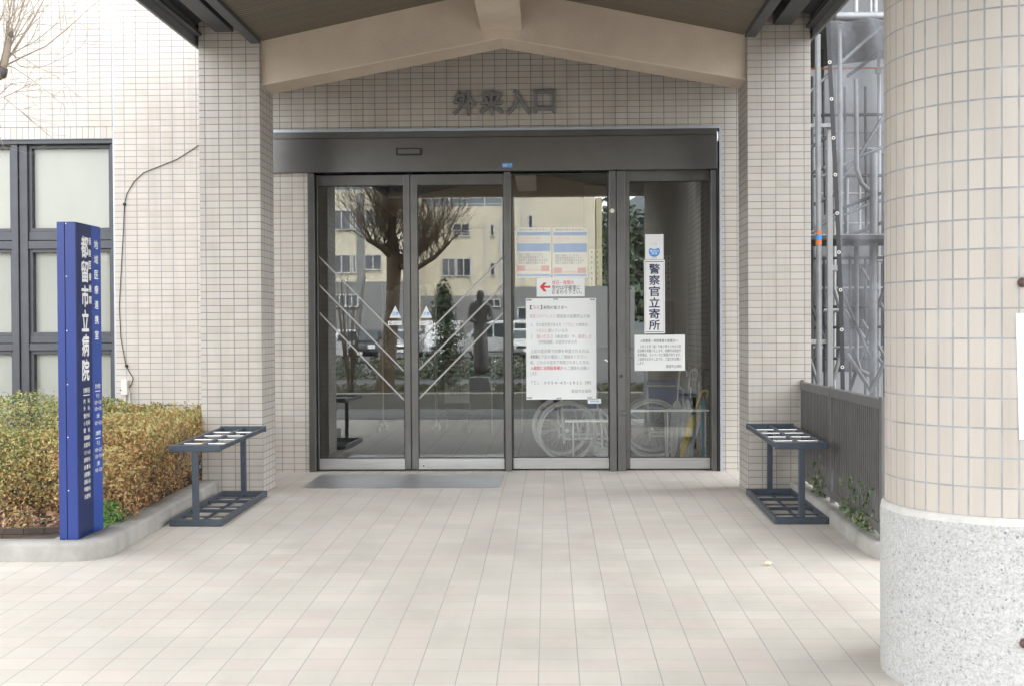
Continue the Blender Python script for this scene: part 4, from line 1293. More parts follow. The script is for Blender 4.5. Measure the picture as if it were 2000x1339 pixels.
for (u, v) in ((1033,586),(1085,584.5),(1157,585),(1034,776),(1092,777),(1152,776)):
    q = at(u, v, yi); tp.box(q.x-.022, q.x+.022, yi-.0006, yi-.0003, q.z-.007, q.z+.007)
M['tape'] = alpha_mat('clear_tape', (.6,.6,.6), .35)
tag(tp.build('tape_piece', M['tape'], ln), kind='stuff')
sl_ = sheet('glass_label', 'tiny white label with a blue line under the large notice', 'sticker', 1148, 778, 1174, 787, yo, M['paper'])
blk(sl_, 1152, 781, 1170, 784.5, yo, M['ink_blue'])
# police sign
pc = sheet('vertical_sign', 'tall white sign with large navy vertical characters on the side door glass', 'sign', 1258, 508, 1299, 651, YDo-.0022, M['white'], t=.002)
yp = YDo-.0022
for (u0, v0, u1, v1) in ((1260.5,511,1296.5,511.8),(1260.5,647.6,1296.5,648.4)): blk(pc, u0, v0, u1, v1, yp, M['ink_navy'], 'printed_border')
for u in (1260.5, 1295.8): blk(pc, u, 511.9, u+.8, 647.5, yp, M['ink_navy'], 'printed_border')
for i, ch in enumerate('警察官立寄所'):
    t0 = 515.5+i*21.9
    tx(ch, pc, 1267.5, t0, 1289, t0+19.6, yp, M['ink_navy'], .018)
# no-smoking plate
ns = sheet('smoking_ban_plate', 'small white plate with a blue round mark directly above the tall vertical sign', 'sign', 1260, 458, 1296, 507, yp, M['white'], t=.002)
c = at(1278, 491.5, yp)
cp_ = [(c.x+.044*math.cos(t), c.z+.042*math.sin(t)) for t in [math.radians(130+i*280/28) for i in range(29)]]
cp_ = [(c.x+.047*math.cos(math.radians(140+i*260/28)), c.z+.046*math.sin(math.radians(140+i*260/28))) for i in range(29)] + [(c.x, c.z+.018)]
MB().prism(cp_, 'y', yp-.0003, yp+.0001).build('printed_mark', M['ink_sky'], ns)
text_rect('敷地内\n禁煙', c.x-.036, c.x+.036, c.z-.026, c.z+.014, M['white'], ns, 'y', yp-.0006, .012)
tx('ここでは', ns, 1270, 475, 1283, 478, yp, M['ink_s']); tx('都留市', ns, 1273, 503, 1283, 505.5, yp, M['ink_s'])
# drill notice
dn = sheet('drill_notice', 'white notice with small grey text below the tall vertical sign', 'notice', 1239, 654, 1338, 723, YDo-.0012, M['lam'])
yq = YDo-.0012
tx('入院患者・来院患者の皆様方へ', dn, 1250, 662, 1324, 668, yq, M['ink'], .006)
for i, (s, u0, u1) in enumerate((('　２月２８日（金）午後２時３０分から防', 1250, 1330), ('災訓練を実施いたします。訓練中は放送や', 1245, 1330), ('非常電話、エレベータに制限があります。', 1245, 1330), ('ご迷惑をおかけしますが、ご協力をお願い', 1245, 1330), ('します。', 1245, 1259))):
    tx(s, dn, u0, 673+i*8.2, u1, 678.8+i*8.2, yq, M['ink'])
tx('都留市立病院', dn, 1301, 711.5, 1331, 717.5, yq, M['ink'])
# caution stickers on the leaves
yl = LY+.0183
for (u, lab) in ((772, 'left'), (832.5, 'right')):
    a = [at(u+du, v, yl) for (du, v) in ((0,597),(11.5,621),(-11.5,621))]
    t = MB().prism([(p.x, p.z) for p in a], 'y', yl, yl+.0004).build('caution_triangle', M['paper'])
    tag(t, 'pale triangular caution sticker at eye height on the %s sliding leaf' % lab, 'sticker', 'triangular caution stickers')
    tx('注意', t, u-6.5, 609, u+6.5, 616, yl, M['ink_sky'], .01)
    m_ = sheet('door_sticker', 'small white oblong sticker with blue end under the triangle on the %s leaf' % lab, 'sticker', u-14 if lab == 'left' else u-14, 627, u+13, 635, yl, M['white'], 'oblong door stickers', .0004)
    if lab == 'left':
        tx('⊂', m_, u-12, 628.5, u-6, 633.5, yl, M['ink_navy'], .03); tx('自動ドア', m_, u-3, 629, u+10, 633, yl, M['ink_s'])
    else:
        tx('⊃', m_, u+5, 628.5, u+11, 633.5, yl, M['ink_navy'], .03); tx('自動ドア', m_, u-11, 629, u+2, 633, yl, M['ink_s'])

# ================================================================== INSIDE
def make_wheelchair(label):
    r = thing('wheelchair', label, 'wheelchair', (0,0,0), 'wheelchairs behind the glass')
    R = .275
    for s in (-1, 1):
        y = s*.275
        w = MB().ring((0,y,R), R-.017, .017, 'y', 48, 8).build('wheel', M['grey_tyre'], r, smooth=60)
        MB().ring((0,y,R), R-.034, .009, 'y', 48, 6).build('rim', M['chrome'], w, smooth=60)
        MB().ring((0,y+s*.035,R), R-.035, .0075, 'y', 48, 6).build('hand_rim', M['chrome'], w, smooth=60)
        MB().lathe([(.026,-.03),(.030,-.012),(.030,.012),(.018,.03),(.010,.034)], (0,y,R), 16, 'y').build('hub', M['chrome'], w, smooth=40)
        sp = MB()
        for k in range(28):
            a = 2*PI*k/28; b = a + (.35 if k % 2 else -.35)
            sp.tube([(.026*math.cos(b), y+(.008 if k % 4 < 2 else -.008), R+.026*math.sin(b)), ((R-.036)*math.cos(a), y, R+(R-.036)*math.sin(a))], .0019, 4, False)
        sp.build('spokes', M['chrome'], w)
        f = MB()
        yi_ = s*.225
        f.tube([(-.20,yi_,.90),(-.09,yi_,.90),(-.05,yi_,.86),(-.04,yi_,.45),(-.02,yi_,.16)], .011, 8)
        f.tube([(-.04,yi_,.46),(.30,yi_,.46),(.37,yi_,.40),(.42,yi_,.18),(.44,yi_,.13)], .011, 8)
        f.tube([(-.02,yi_,.20),(.36,yi_,.20)], .010, 8)
        f.tube([(-.045,yi_,.66),(.24,yi_,.66),(.28,yi_,.62),(.28,yi_,.46)], .010, 8)
        f.tube([(.30,yi_,.46),(.32,yi_,.20),(.32,yi_,.10)], .010, 8)
        f.build('side_frame', M['silver'], r, smooth=60)
        MB().box(-.05, .22, yi_-.025, yi_+.025, .67, .70).build('armrest', M['seat_blue'], r, bevel=.008)
        MB().tube([(-.21,yi_,.90),(-.11,yi_,.90)], .016, 10).build('push_handle', M['umb_black'], r, smooth=60)
        c_ = MB().ring((.33,yi_,.065), .05, .016, 'y', 24, 8).build('caster', M['grey_tyre'], r, smooth=60)
        MB().lathe([(.04,-.008),(.04,.008)], (.33,yi_,.065), 16, 'y').build('rim', M['silver'], c_)
        MB().box(.40, .54, yi_-.16*s, yi_-.02*s, .10, .115).build('footplate', M['silver'], r, bevel=.004)
        MB().box(-.035, .28, yi_-.004, yi_+.004, .47, .64).build('skirt_guard', M['seat_blue'], r)
    MB().box(-.04, .32, -.213, .213, .455, .485).build('seat', M['seat_blue'], r, bevel=.01)
    MB().box(-.075, -.045, -.213, .213, .50, .86).build('backrest', M['seat_blue'], r, bevel=.01)
    cr = MB(); cr.tube([(.12,-.21,.20),(.12,.21,.45)], .009, 8); cr.tube([(.16,.21,.20),(.16,-.21,.45)], .009, 8)
    cr.build('cross_brace', M['silver'], r, smooth=60)
    return r
wc1 = make_wheelchair('folding wheelchair with navy seat behind the large notice, both spoked wheels seen')
wc1.location = (.13, 11.22, -.012); wc1.rotation_euler = (0, 0, math.radians(5))
wc2 = copy_tree(wc1); wc2['label'] = 'folding wheelchair with navy seat behind the side door, partly hidden by umbrellas'
wc2.location = (.95, 11.45, -.012); wc2.rotation_euler = (0, 0, math.radians(-4))

# umbrella stand inside the side door
us = thing('umbrella_stand', 'chrome umbrella stand holding several umbrellas inside the side door', 'umbrella stand', (1.18, 10.75, -.012))
fr = MB()
for xx in (1.02, 1.345):
    for yy in (10.66, 10.86):
        fr.tube([(xx,yy,-.012),(xx,yy,.48)], .009, 8)
for zz in (.02, .47):
    fr.tube([(1.02,10.66,zz),(1.345,10.66,zz),(1.345,10.86,zz),(1.02,10.86,zz),(1.02,10.66,zz)], .007, 8)
fr.tube([(1.02,10.76,.47),(1.345,10.76,.47)], .005, 6)
fr.build('frame', M['chrome'], us, smooth=60)
MB().box(1.01, 1.355, 10.65, 10.87, -.010, .008).build('drip_tray', M['steel'], us, bevel=.003)
def umbrella(label, top, bot, canopy, handle, fat=.035, hook=True):
    top, bot = Vector(top), Vector(bot)
    d = (top-bot).normalized()
    u = thing('folded_umbrella', label, 'umbrella', tuple(bot), 'umbrellas in the stand')
    L = (top-bot).length
    MB().tube([bot, top-d*.06], .004, 6).build('shaft', M['chrome'], u, smooth=60)
    c = MB(); n = 14; pts = [(0,.006),(.05,.013),(.15,fat*.62),(.35,fat*.92),(.52,fat),(.62,fat*.8),(.68,.012)]
    # folded cloth: fluted sections
    o = len(c.v); uu = d.orthogonal().normalized(); ww = d.cross(uu)
    for (t, r) in pts:
        for k in range(n*2):
            a = 2*PI*k/(n*2); rr_ = r*(1.0 if k % 2 else .72)
            c.v.append(tuple(bot+d*(t*L)+(uu*math.cos(a+t)+ww*math.sin(a+t))*rr_))
    for i in range(len(pts)-1):
        for k in range(n*2):
            k2 = (k+1) % (n*2); c.f.append((o+i*n*2+k, o+i*n*2+k2, o+(i+1)*n*2+k2, o+(i+1)*n*2+k))
    c.build('canopy', canopy, u, recalc=False)
    h = MB()
    if hook:
        s = Vector((1,0,0)); hp = [top-d*.16, top-d*.02]
        for k in range(1, 9):
            a = PI*k/8; hp.append(top-d*.02+s*.032*(1-math.cos(a))+d*.032*math.sin(a))
        hp.append(hp[-1]-d*.03)
        h.tube(hp, .0085, 8)
    else: h.tube([top-d*.12, top], .012, 8)
    h.build('handle', handle, u, smooth=60)
    return u
umbrella('clear vinyl umbrella leaning at the left end of the stand', (1.13,10.72,.80), (1.07,10.76,0), M['vinyl'], M['plastic'], .050)
umbrella('second clear vinyl umbrella beside the yellow one in the stand', (1.22,10.70,.80), (1.15,10.72,0), M['vinyl'], M['plastic'], .040)
umbrella('bright yellow umbrella leaning across the clear ones in the stand', (1.31,10.68,.62), (1.12,10.69,0), M['umb_yellow'], M['umb_yellow'], .030)
umbrella('grey striped umbrella slanting to the right of the yellow one', (1.345,10.72,.66), (1.19,10.71,0), M['vinyl'], M['umb_black'], .036)
umbrella('brown umbrella with curved wooden cane handle standing at the back', (1.31,10.80,.86), (1.30,10.80,0), M['umb_brown'], M['wood_handle'], .034)
umbrella('black umbrella standing in the middle of the stand', (1.24,10.79,.82), (1.22,10.79,0), M['umb_black'], M['umb_black'], .030)
umbrella('teal umbrella at the right end of the stand', (1.335,10.76,.80), (1.345,10.77,0), M['umb_teal'], M['umb_black'], .030)
# guard rail behind the glass
gr_ = MB(); gr_.tube([(.13,10.52,.382),(.69,10.52,.382)], .011, 10)
for xx in (.20, .64): gr_.tube([(xx,10.52,.382),(xx,10.52,-.012)], .009, 8)
go = gr_.build('guard_rail', M['chrome'], smooth=60); tag(go, 'low horizontal chrome rail behind the fixed glass in front of the wheelchairs', 'rail')
# notice board
nb = thing('notice_board', 'pale notice board of small name plates on the inner wall', 'notice board', (.9, 12.44, 1.6))
for (u0, v0, u1, v1) in ((1150,487,1184,560),(1186,500,1247,532),(1248,500,1310,532),(1186,536,1247,570),(1248,536,1310,570)):
    a = at(u0, v0, 12.44); b = at(u1, v1, 12.44)
    p = MB().box(a.x, b.x, 12.43, 12.448, b.z, a.z).build('name_panel', M['board'], nb, bevel=.002)
    nx_, nz_ = max(3, int((b.x-a.x)/.045)), max(3, int((a.z-b.z)/.05))
    dm = MB()
    for i in range(nx_):
        for j in range(nz_):
            x = a.x+(i+.5)*(b.x-a.x)/nx_; z = b.z+(j+.5)*(a.z-b.z)/nz_
            dm.box(x-.006, x+.006, 12.428, 12.4305, z-.012, z+.012)
    tag(dm.build('name_plates', M['ink'], p), kind='stuff')
a = at(1262, 588, 12.44); b = at(1316, 655, 12.44)
bb = MB().box(a.x, b.x, 12.41, 12.447, b.z, a.z).build('display_board', M['ink_navy'], bevel=.004)
tag(bb, 'dark navy board hanging on the inner wall under the name plates', 'board')
# screens and stands deeper inside
ps = thing('mobile_screen', 'see-through partition on two white castored posts behind the sliding leaves', 'screen', (-1.62, 14.2, -.012))
for u in (747, 852):
    q = at(u, 640, 14.2)
    MB().tube([(q.x,14.2,.06),(q.x,14.2,1.70)], .013, 8).build('post', M['plastic'], ps, smooth=60)
    ft_ = MB().box(q.x-.02, q.x+.02, 14.0, 14.4, .06, .085).build('foot', M['plastic'], ps, bevel=.004)
    for dy in (-.18, .18):
        MB().lathe([(.030,-.012),(.034,0),(.030,.012)], (q.x+.02*(1 if dy > 0 else -1), 14.2+dy, .024), 16, 'x').build('caster', M['plastic'], ft_, smooth=40)
qa, qb = at(751, 556, 14.2), at(849, 716, 14.2)
MB().box(qa.x, qb.x, 14.196, 14.204, qb.z, qa.z).build('sheet', M['acryl'], ps)
qa, qb = at(776, 702, 14.19), at(826, 711, 14.19)
MB().box(qa.x, qb.x, 14.19, 14.1955, qb.z, qa.z).build('yellow_label', M['yellow'], ps)
st_ = thing('poster_stand', 'small floor stand with red printed boards behind the right sliding leaf', 'stand', (-1.05, 14.0, -.012))
def pt14(u, v): return at(u, v, 14.0)
a, b = pt14(867, 700), pt14(917, 734)
MB().box(a.x, b.x, 13.99, 14.0, b.z, a.z).build('board', M['board'], st_)
a, b = pt14(870, 703), pt14(913, 709); MB().box(a.x, b.x, 13.986, 13.9895, b.z, a.z).build('red_band', M['red_dk'], st_)
a, b = pt14(873, 715), pt14(911, 727); MB().box(a.x, b.x, 13.986, 13.9895, b.z, a.z).build('red_panel', M['red_dk'], st_)
a, b = pt14(882, 718), pt14(903, 724); MB().box(a.x, b.x, 13.984, 13.9855, b.z, a.z).build('pale_window', M['paper'], st_)
a, b = pt14(868, 735), pt14(917, 786)
lo = MB().box(a.x, b.x, 13.99, 14.0, b.z, a.z).build('lower_sheet', M['paper'], st_)
text_rect('お知らせ\n感染予防のため\nマスクの着用と\n手指消毒に\nご協力ください', a.x+.03, b.x-.03, b.z+.09, a.z-.03, M['ink'], st_, 'y', 13.988)
lg = MB()
for xx in (a.x+.01, b.x-.01): lg.tube([(xx,14.01,b.z+.1),(xx,14.02,-.012)], .008, 6)
lg.build('legs', M['umb_black'], st_)
wb = thing('wire_basket_rack', 'small white wire rack standing in the hall behind the door post', 'rack', (-.35, 14.0, .5))
a, b = pt14(961, 694), pt14(1020, 725)
w_ = MB()
for i in range(9):
    x = a.x+(b.x-a.x)*i/8; w_.box(x-.004, x+.004, 13.9, 13.91, b.z, a.z)
for i in range(6):
    z = b.z+(a.z-b.z)*i/5; w_.box(a.x, b.x, 13.912, 13.92, z-.005, z+.005)
w_.build('lattice', M['plastic'], wb)
lg = MB()
for xx in (a.x, b.x): lg.box(xx-.008, xx+.008, 13.921, 13.945, -.012, a.z)
lg.build('legs', M['plastic'], wb)
# ceiling lamp inside
def emit(name, col, s):
    m, nt, b = new_mat(name); b.inputs['Base Color'].default_value = (*col, 1)
    b.inputs['Emission Color'].default_value = (*col, 1); b.inputs['Emission Strength'].default_value = s
    return m
d_ = ray(666, 458); t_ = (2.605-1.18)/d_.z
q = CAM_POS+d_*t_
if q.y > 17.7: q = Vector((q.x*17.5/q.y, 17.5, 2.605))
dl = thing('ceiling_downlight', 'small lit round downlight in the ceiling of the hall', 'lamp', tuple(q))
MB().lathe([(.13,0),(.13,.014)], tuple(q), 24).build('ring', M['plastic'], dl)
MB().lathe([(.11,-.004),(.11,-.001)], tuple(q), 24).build('diffuser', emit('lamp_glow', (1,.95,.85), 5), dl)
ld = bpy.data.lights.new('downlight_glow', 'POINT'); ld.energy = 22; ld.color = (1,.95,.86); ld.shadow_soft_size = .1
lo_ = bpy.data.objects.new('downlight_glow', ld); COL.objects.link(lo_); lo_.parent = dl; lo_.location = (0, -.1, -.18)

# ================================================================== SCAFFOLDING BEHIND THE FENCE
scf = thing('scaffold', 'grey tube scaffolding with plank decks and mesh sheet behind the slat fence', 'scaffold', (3, 12, -.1))
def pipe(uv, Y, w=.0243, mat='scaf', name='pole', Y2=None, kid=None):
    n = len(uv)
    pts = [at(u, v, Y if Y2 is None else Y+(Y2-Y)*i/(n-1)) for i, (u, v) in enumerate(uv)]
    return MB().tube(pts, w, 10).build(name, M[mat], kid or scf, smooth=60)
M['scaf_k'] = plain('silhouette_tube', (.10,.105,.11), .5, .3, var=.3, scale=9)  # silhouette shade put into the tube colour
p_ = pipe([(1597,68),(1598,300),(1599,500),(1601,830)], 11.3, .026)
for (v0, v1, mt) in ((452,458,'orange'),(459,469,'ink_sky'),(470,478,'orange')):
    a = at(1599, v0, 11.3); b = at(1599, v1, 11.3)
    MB().tube([a, b], .028, 12).build('tape_band', M[mt], p_, smooth=60)
a = at(1616, 246, 11.5); b = at(1626, 246, 11.5); c = at(1621, 830, 11.5)
MB().box(a.x, b.x, 11.5, 11.55, c.z, a.z).build('square_post', M['scaf_l'], scf, bevel=.004)
a = at(1570, 244, 11.5); b = at(1628, 251, 11.5)
MB().box(a.x, b.x, 11.44, 11.49, b.z, a.z).build('square_ledger', M['scaf_l'], scf, bevel=.004)
a = at(1560, 663, 11.56); b = at(1617, 671, 11.56)
MB().box(a.x, b.x, 11.56, 11.60, b.z, a.z).build('square_ledger', M['scaf_l'], scf, bevel=.004)
pipe([(1588,230),(1590,430),(1596,680),(1598,830)], 13.6, .022)
pipe([(1640,40),(1641,250),(1641,500)], 12.2, .024)
pipe([(1672,155),(1673,330),(1682,358),(1703,378)], 12.6, .024)
pipe([(1673,470),(1673,700),(1680,722),(1700,732)], 12.6, .024)
pipe([(1707,300),(1706,560),(1706,830)], 12.4, .040, 'scaf')
pipe([(1717,90),(1717,300),(1716,560),(1716,830)], 13.8, .022, 'scaf_l')
pipe([(1629,340),(1630,470),(1629,700),(1629,830)], 14.2, .022, 'scaf_l')
pipe([(1655,350),(1654,470)], 14.2, .018, 'scaf_l'); pipe([(1679,350),(1679,470)], 14.2, .018, 'scaf_l')
pipe([(1672,0),(1674,-60)], 13.9, .03, 'scaf_l')
for u in (1671, 1700, 1709, 1728): pipe([(u,-120),(u+1,36)], 13.9, .026 if u != 1700 else .018, 'scaf_l')
pipe([(1632,33),(1690,33),(1760,32)], 12.0, .045, 'scaf', 'ledger')
for (v, Y) in ((292,14.2),(379,14.2),(437,14.2),(563,13.9),(678,13.9)):
    pipe([(1560,v),(1760,v-1)], Y, .014, 'scaf_l', 'ledger')
pipe([(1560,464),(1700,463),(1760,462)], 12.0, .030, 'scaf', 'ledger')
pipe([(1609,607),(1642,606)], 11.8, .022, 'scaf', 'ledger')
pipe([(1560,135),(1760,133)], 13.2, .010, 'orange', 'rope')
pipe([(1655,42),(1760,41)], 12.5, .008, 'orange', 'rope')
for uv, Y in (([(1643,122),(1738,36)],12.3), ([(1560,200),(1625,140)],12.6), ([(1585,455),(1650,402)],12.9), ([(1610,330),(1630,316)],11.7), ([(1605,345),(1680,305),(1745,280)],13.0), ([(1590,445),(1700,398),(1745,385)],13.4), ([(1640,355),(1668,322),(1745,195)],13.3),
              ([(1575,270),(1617,255)],13.4),([(1628,560),(1641,604)],11.9), ([(1650,605),(1745,740)],13.2), ([(1655,690),(1703,765)],12.5), ([(1683,625),(1745,720)],12.9), ([(1684,525),(1735,620)],13.0), ([(1628,740),(1645,680)],12.0), ([(1736,690),(1700,765)],12.1), ([(1583,700),(1600,760)],13.0), ([(1620,560),(1612,600)],13.0)):
    pipe(uv, Y, .017 if Y > 12.5 else .021, 'scaf', 'brace')
for uv, Y in (([(1586,150),(1586,760)],13.0), ([(1606,90),(1612,420)],13.3), ([(1650,170),(1652,455)],13.4), ([(1690,170),(1692,455)],13.5), ([(1660,500),(1661,780)],13.4), ([(1690,500),(1690,800)],13.8), ([(1725,300),(1726,455)],13.2), ([(1727,500),(1728,800)],13.2), ([(1610,500),(1611,790)],13.6)):
    pipe(uv, Y, .015, 'scaf_k')
for uv, Y in (([(1580,290),(1625,262)],12.4), ([(1580,340),(1640,318)],12.6), ([(1640,470),(1735,430)],12.9), ([(1625,415),(1735,372)],12.5), ([(1585,600),(1625,700)],12.4), ([(1640,560),(1700,700)],12.2), ([(1735,540),(1660,760)],12.7), ([(1590,400),(1640,375)],12.2), ([(1655,150),(1735,90)],12.9)):
    pipe(uv, Y, .018, 'scaf_k', 'brace')
for v in (226, 345, 505, 600, 640, 700): pipe([(1560,v),(1760,v-2)], 13.3, .016, 'scaf_k', 'ledger')
# decks: planks side by side, one deck per lift
def deck(x0, x1, y0, y1, z, n=5):
    d_ = MB(); w = (y1-y0)/n
    for i in range(n): d_.box(x0, x1, y0+i*w+.006, y0+(i+1)*w-.006, z-.04, z)
    d_.build('plank_deck', M['scaf_d'], scf)
deck(2.25, 5.2, 11.9, 12.9, 1.18+(640-466)/2400*12.0, 4)
zz = 1.18+(640-38)/2400*12.0
dd_ = MB(); dd_.prism([(2.2,12.05),(5.2,12.05),(5.2,12.9),(3.1,14.2),(2.2,14.6)], 'z', zz-.05, zz)
dd_.build('plank_deck', M['scaf_d'], scf)
for u, Y in ((1717,13.75),(1717,13.75),(1629,14.15)):
    pass
for (u, v, Y) in ((1716,110,13.8),(1716,138,13.8),(1629,524,14.2),(1716,505,13.8),(1708,560,12.4)):
    q = at(u, v, Y); MB().box(q.x-.035, q.x+.035, q.y-.035, q.y+.035, q.z-.035, q.z+.035).build('clamp', M['scaf_l'], scf, bevel=.008)
# mesh sheet with eyeletted edge
YS = 11.15
edge = [(1617,40),(1620,120),(1626,240),(1632,360),(1637,470),(1641,560),(1644,660),(1646,800)]
ms = MB(); nxs, nzs = 90, 60
ep = [at(u, v, YS) for u, v in edge]
def edge_at(t):
    f = t*(len(ep)-1); i = min(len(ep)-2, int(f)); return ep[i].lerp(ep[i+1], f-i)
for j in range(nzs+1):
    e0 = edge_at(j/nzs)
    for i in range(nxs+1):
        x = e0.x+(4.6-e0.x)*i/nxs
        ms.v.append((x, YS+.06*math.sin(x*9+e0.z*.9)*min(1,i/3)+.04*math.sin(x*23+e0.z*2.2+math.sin(e0.z*3))*min(1,i/3)+.02*math.sin(e0.z*11+x*5)*min(1,i/3), e0.z))
for j in range(nzs):
    for i in range(nxs):
        a = j*(nxs+1)+i; ms.f.append((a, a+1, a+nxs+2, a+nxs+1))
ms.build('mesh_sheet', M['mesh'], scf, smooth=80)
sp2 = MB()
for k in range(40):
    a, b = edge_at(k/40), edge_at((k+1)/40)
    sp2.add([(a.x-.018,YS-.006,a.z),(a.x+.020,YS-.006,a.z),(b.x+.020,YS-.006,b.z),(b.x-.018,YS-.006,b.z),(a.x-.018,YS-.003,a.z),(a.x+.020,YS-.003,a.z),(b.x+.020,YS-.003,b.z),(b.x-.018,YS-.003,b.z)],
            [(0,1,2,3),(7,6,5,4),(0,4,5,1),(1,5,6,2),(2,6,7,3),(3,7,4,0)])
strap = sp2.build('edge_strap', M['cable'], scf)
for (u, v) in ((1623,122),(1627,196),(1631,270),(1634,344),(1637,418),(1641,493),(1644,568),(1646,643),(1647,717)):
    q = at(u, v, YS); e = None
    t_ = min(range(200), key=lambda k: abs(edge_at(k/199).z-q.z)); q = edge_at(t_/199)
    MB().ring((q.x, YS-.008, q.z), .012, .005, 'y', 16, 6).build('eyelet', M['plastic'], strap, smooth=60)
# sheeted building behind
sb_ = thing('sheeted_building', 'grey building wrapped in pale sheets behind the scaffolding', 'building', (5, 16, 0))
M['sheet_wall'] = tile_mat('sheet_wall', .9, 1.8, .03, .02, [(0.193,0.200,0.206), (0.220,0.227,0.230), (0.206,0.214,0.220)], (0.138,0.138,0.145), rough=.8, wear=.12)
MB().box(2.06, 18, 15.6, 30, -.4, 36).build('wall', M['sheet_wall'], sb_)  # stretched taller and wider out of view to block the sun
M['panel_white'] = plain('white_safety_panel', (0.396,0.402,0.408), .6, var=.08, scale=2)
for k in range(6):
    MB().box(2.5+k*.95, 3.38+k*.95, 15.2, 15.24, -.3, .62).build('safety_panel', M['panel_white'], sb_)
MB().box(2.35, 9, 15.5, 15.58, .62, 1.95).build('shade_panel', plain('painted_shade', (.05,.05,.055), .7, var=.3, scale=2), sb_)  # dark panel added as painted shade below the scaffold deck

# ================================================================== BEHIND THE VIEWER (seen in the door glass)
# annex
ann = thing('annex_building', 'cream rendered three storey building across the road with white window frames', 'building', (-5, -75, 0))
def wall_px(u0, v0, u1, v1, B, depth, mat, name='wall', parent=ann, zb=-.4):
    a, b = mir(u0, v0, B), mir(u1, v1, B)
    z0 = b.z if zb is None else zb
    return MB().box(a.x, b.x, -B-depth, -B, z0, a.z).build(name, mat, parent)
def window_px(u0, v0, u1, v1, B, panes=2, parent=ann, rail=False):
    a, b = mir(u0, v0, B), mir(u1, v1, B)
    f = MB(); t = .09; y0, y1 = -B+.003, -B+.09
    f.box(a.x, b.x, y0, y1, a.z-t, a.z); f.box(a.x, b.x, y0, y1+.05, b.z, b.z+t)
    f.box(a.x, a.x+t, y0, y1, b.z+t, a.z-t); f.box(b.x-t, b.x, y0, y1, b.z+t, a.z-t)
    for k in range(1, panes):
        x = a.x+(b.x-a.x)*k/panes; f.box(x-.045, x+.045, y0, y1-.01, b.z+t, a.z-t)
    if rail:
        for q in (.22, .42): f.box(a.x-.1, b.x+.1, y1+.02, y1+.06, b.z+(a.z-b.z)*q, b.z+(a.z-b.z)*q+.06)
    w = f.build('window', M['far_white'], parent)
    MB().box(a.x+t, b.x-t, y0, y0+.03, b.z+t, a.z-t).build('pane', M['far_glass'], w)
    return w
BL, BR = 69.5, 79.5
wall_px(300, 376, 806, 700, BL, 12, M['cream'])
wall_px(806.5, 404, 1004, 700, BR, 14, M['cream'])
wall_px(1004, 320, 1164, 700, BR-1.5, 12, M['cream'])
wall_px(1164.2, 386, 1177, 700, BR-1.0, 8, M['cream_d'])
wall_px(300, 553, 806, 700, BL-3, 2.99, M['far_grey'], 'lower_storey')
wall_px(820, 578, 1004, 700, BR-4, 3.99, M['far_grey'], 'lower_storey')
wall_px(1004.3, 560, 1240, 700, BR-5, 3.49, M['far_grey'], 'lower_storey')
for (u0, v0, u1, v1, p) in ((648,410,686,450,2),(688,410,696,450,1),(713,410,745,440,2),(648,497,686,534,2),(688,497,696,534,1),(711,497,746,528,2),(560,410,610,450,2),(560,497,610,534,2)):
    window_px(u0, v0, u1, v1, BL, p)
for (u0, v0, u1, v1, p, r) in ((884,437,918,462,2,True),(957,438,966,462,1,False),(862,504,890,540,2,False),(891,504,920,540,2,False),(957,513,967,539,1,False),(818,437,840,462,2,False)):
    window_px(u0, v0, u1, v1, BR, p, rail=r)
window_px(1031, 420, 1041, 446, BR-1.5, 1); window_px(1031, 500, 1041, 525, BR-1.5, 1)
window_px(925, 584, 978, 600, BR-4, 4); window_px(1010, 600, 1100, 625, BR-5, 5)
window_px(650, 575, 700, 600, BL-3, 4)
def far_pipe(u, v0, v1, B, w=.12, mat='far_white', name='downpipe'):
    a, b = mir(u, v0, B), mir(u, v1, B)
    MB().box(a.x-w/2, a.x+w/2, -B+.004, -B+.12, b.z, a.z).build(name, M[mat], ann)
far_pipe(947, 420, 578, BR); far_pipe(978, 425, 578, BR, .25); far_pipe(920, 497, 578, BR); far_pipe(1020, 345, 560, BR-1.5); far_pipe(704, 378, 553, BL, .55, 'far_grey', 'service_duct')
a, b = mir(1020, 360, BR-1.5), mir(1047, 367, BR-1.5)
MB().box(a.x, b.x, -BR+1.6, -BR+2.0, b.z, a.z).build('vent_cowl', M['far_white'], ann)
# roof rails
rl_ = MB()
a, b = mir(806, 386, BR), mir(1004, 386, BR); zr = mir(900, 404, BR).z
rl_.box(a.x, b.x, -BR-.5, -BR-.44, a.z-.05, a.z); rl_.box(a.x, b.x, -BR-.5, -BR-.44, a.z-.55, a.z-.5)
k = a.x
while k < b.x:
    rl_.box(k, k+.09, -BR-.515, -BR-.425, zr, a.z+.6); k += 1.45
rl_.build('roof_rail', M['far_white'], ann)
rl_ = MB()
a, b = mir(640, 362, BL), mir(806, 362, BL); zr = mir(700, 376, BL).z
rl_.box(a.x, b.x, -BL-.5, -BL-.44, a.z-.05, a.z); rl_.box(a.x, b.x, -BL-.5, -BL-.44, a.z-.35, a.z-.3)
k = a.x
while k < b.x:
    rl_.box(k, k+.09, -BL-.515, -BL-.425, zr, a.z+.5); k += 1.6
rl_.build('roof_rail', M['far_white'], ann)
# trees right of the annex
rng = random.Random(8)
mb = MB()
for i in range(9):
    c = mir(1185+i*22, 520-rng.uniform(0,60), 88)
    leaf_blob(mb, (c.x, -95-rng.uniform(0,6), 2), (3.5,3,rng.uniform(9,13)), 900, .9, rng)
tag(mb.build('far_woods', M['bush'], recalc=False), kind='stuff', label='dark wooded slope beyond the cream annex')

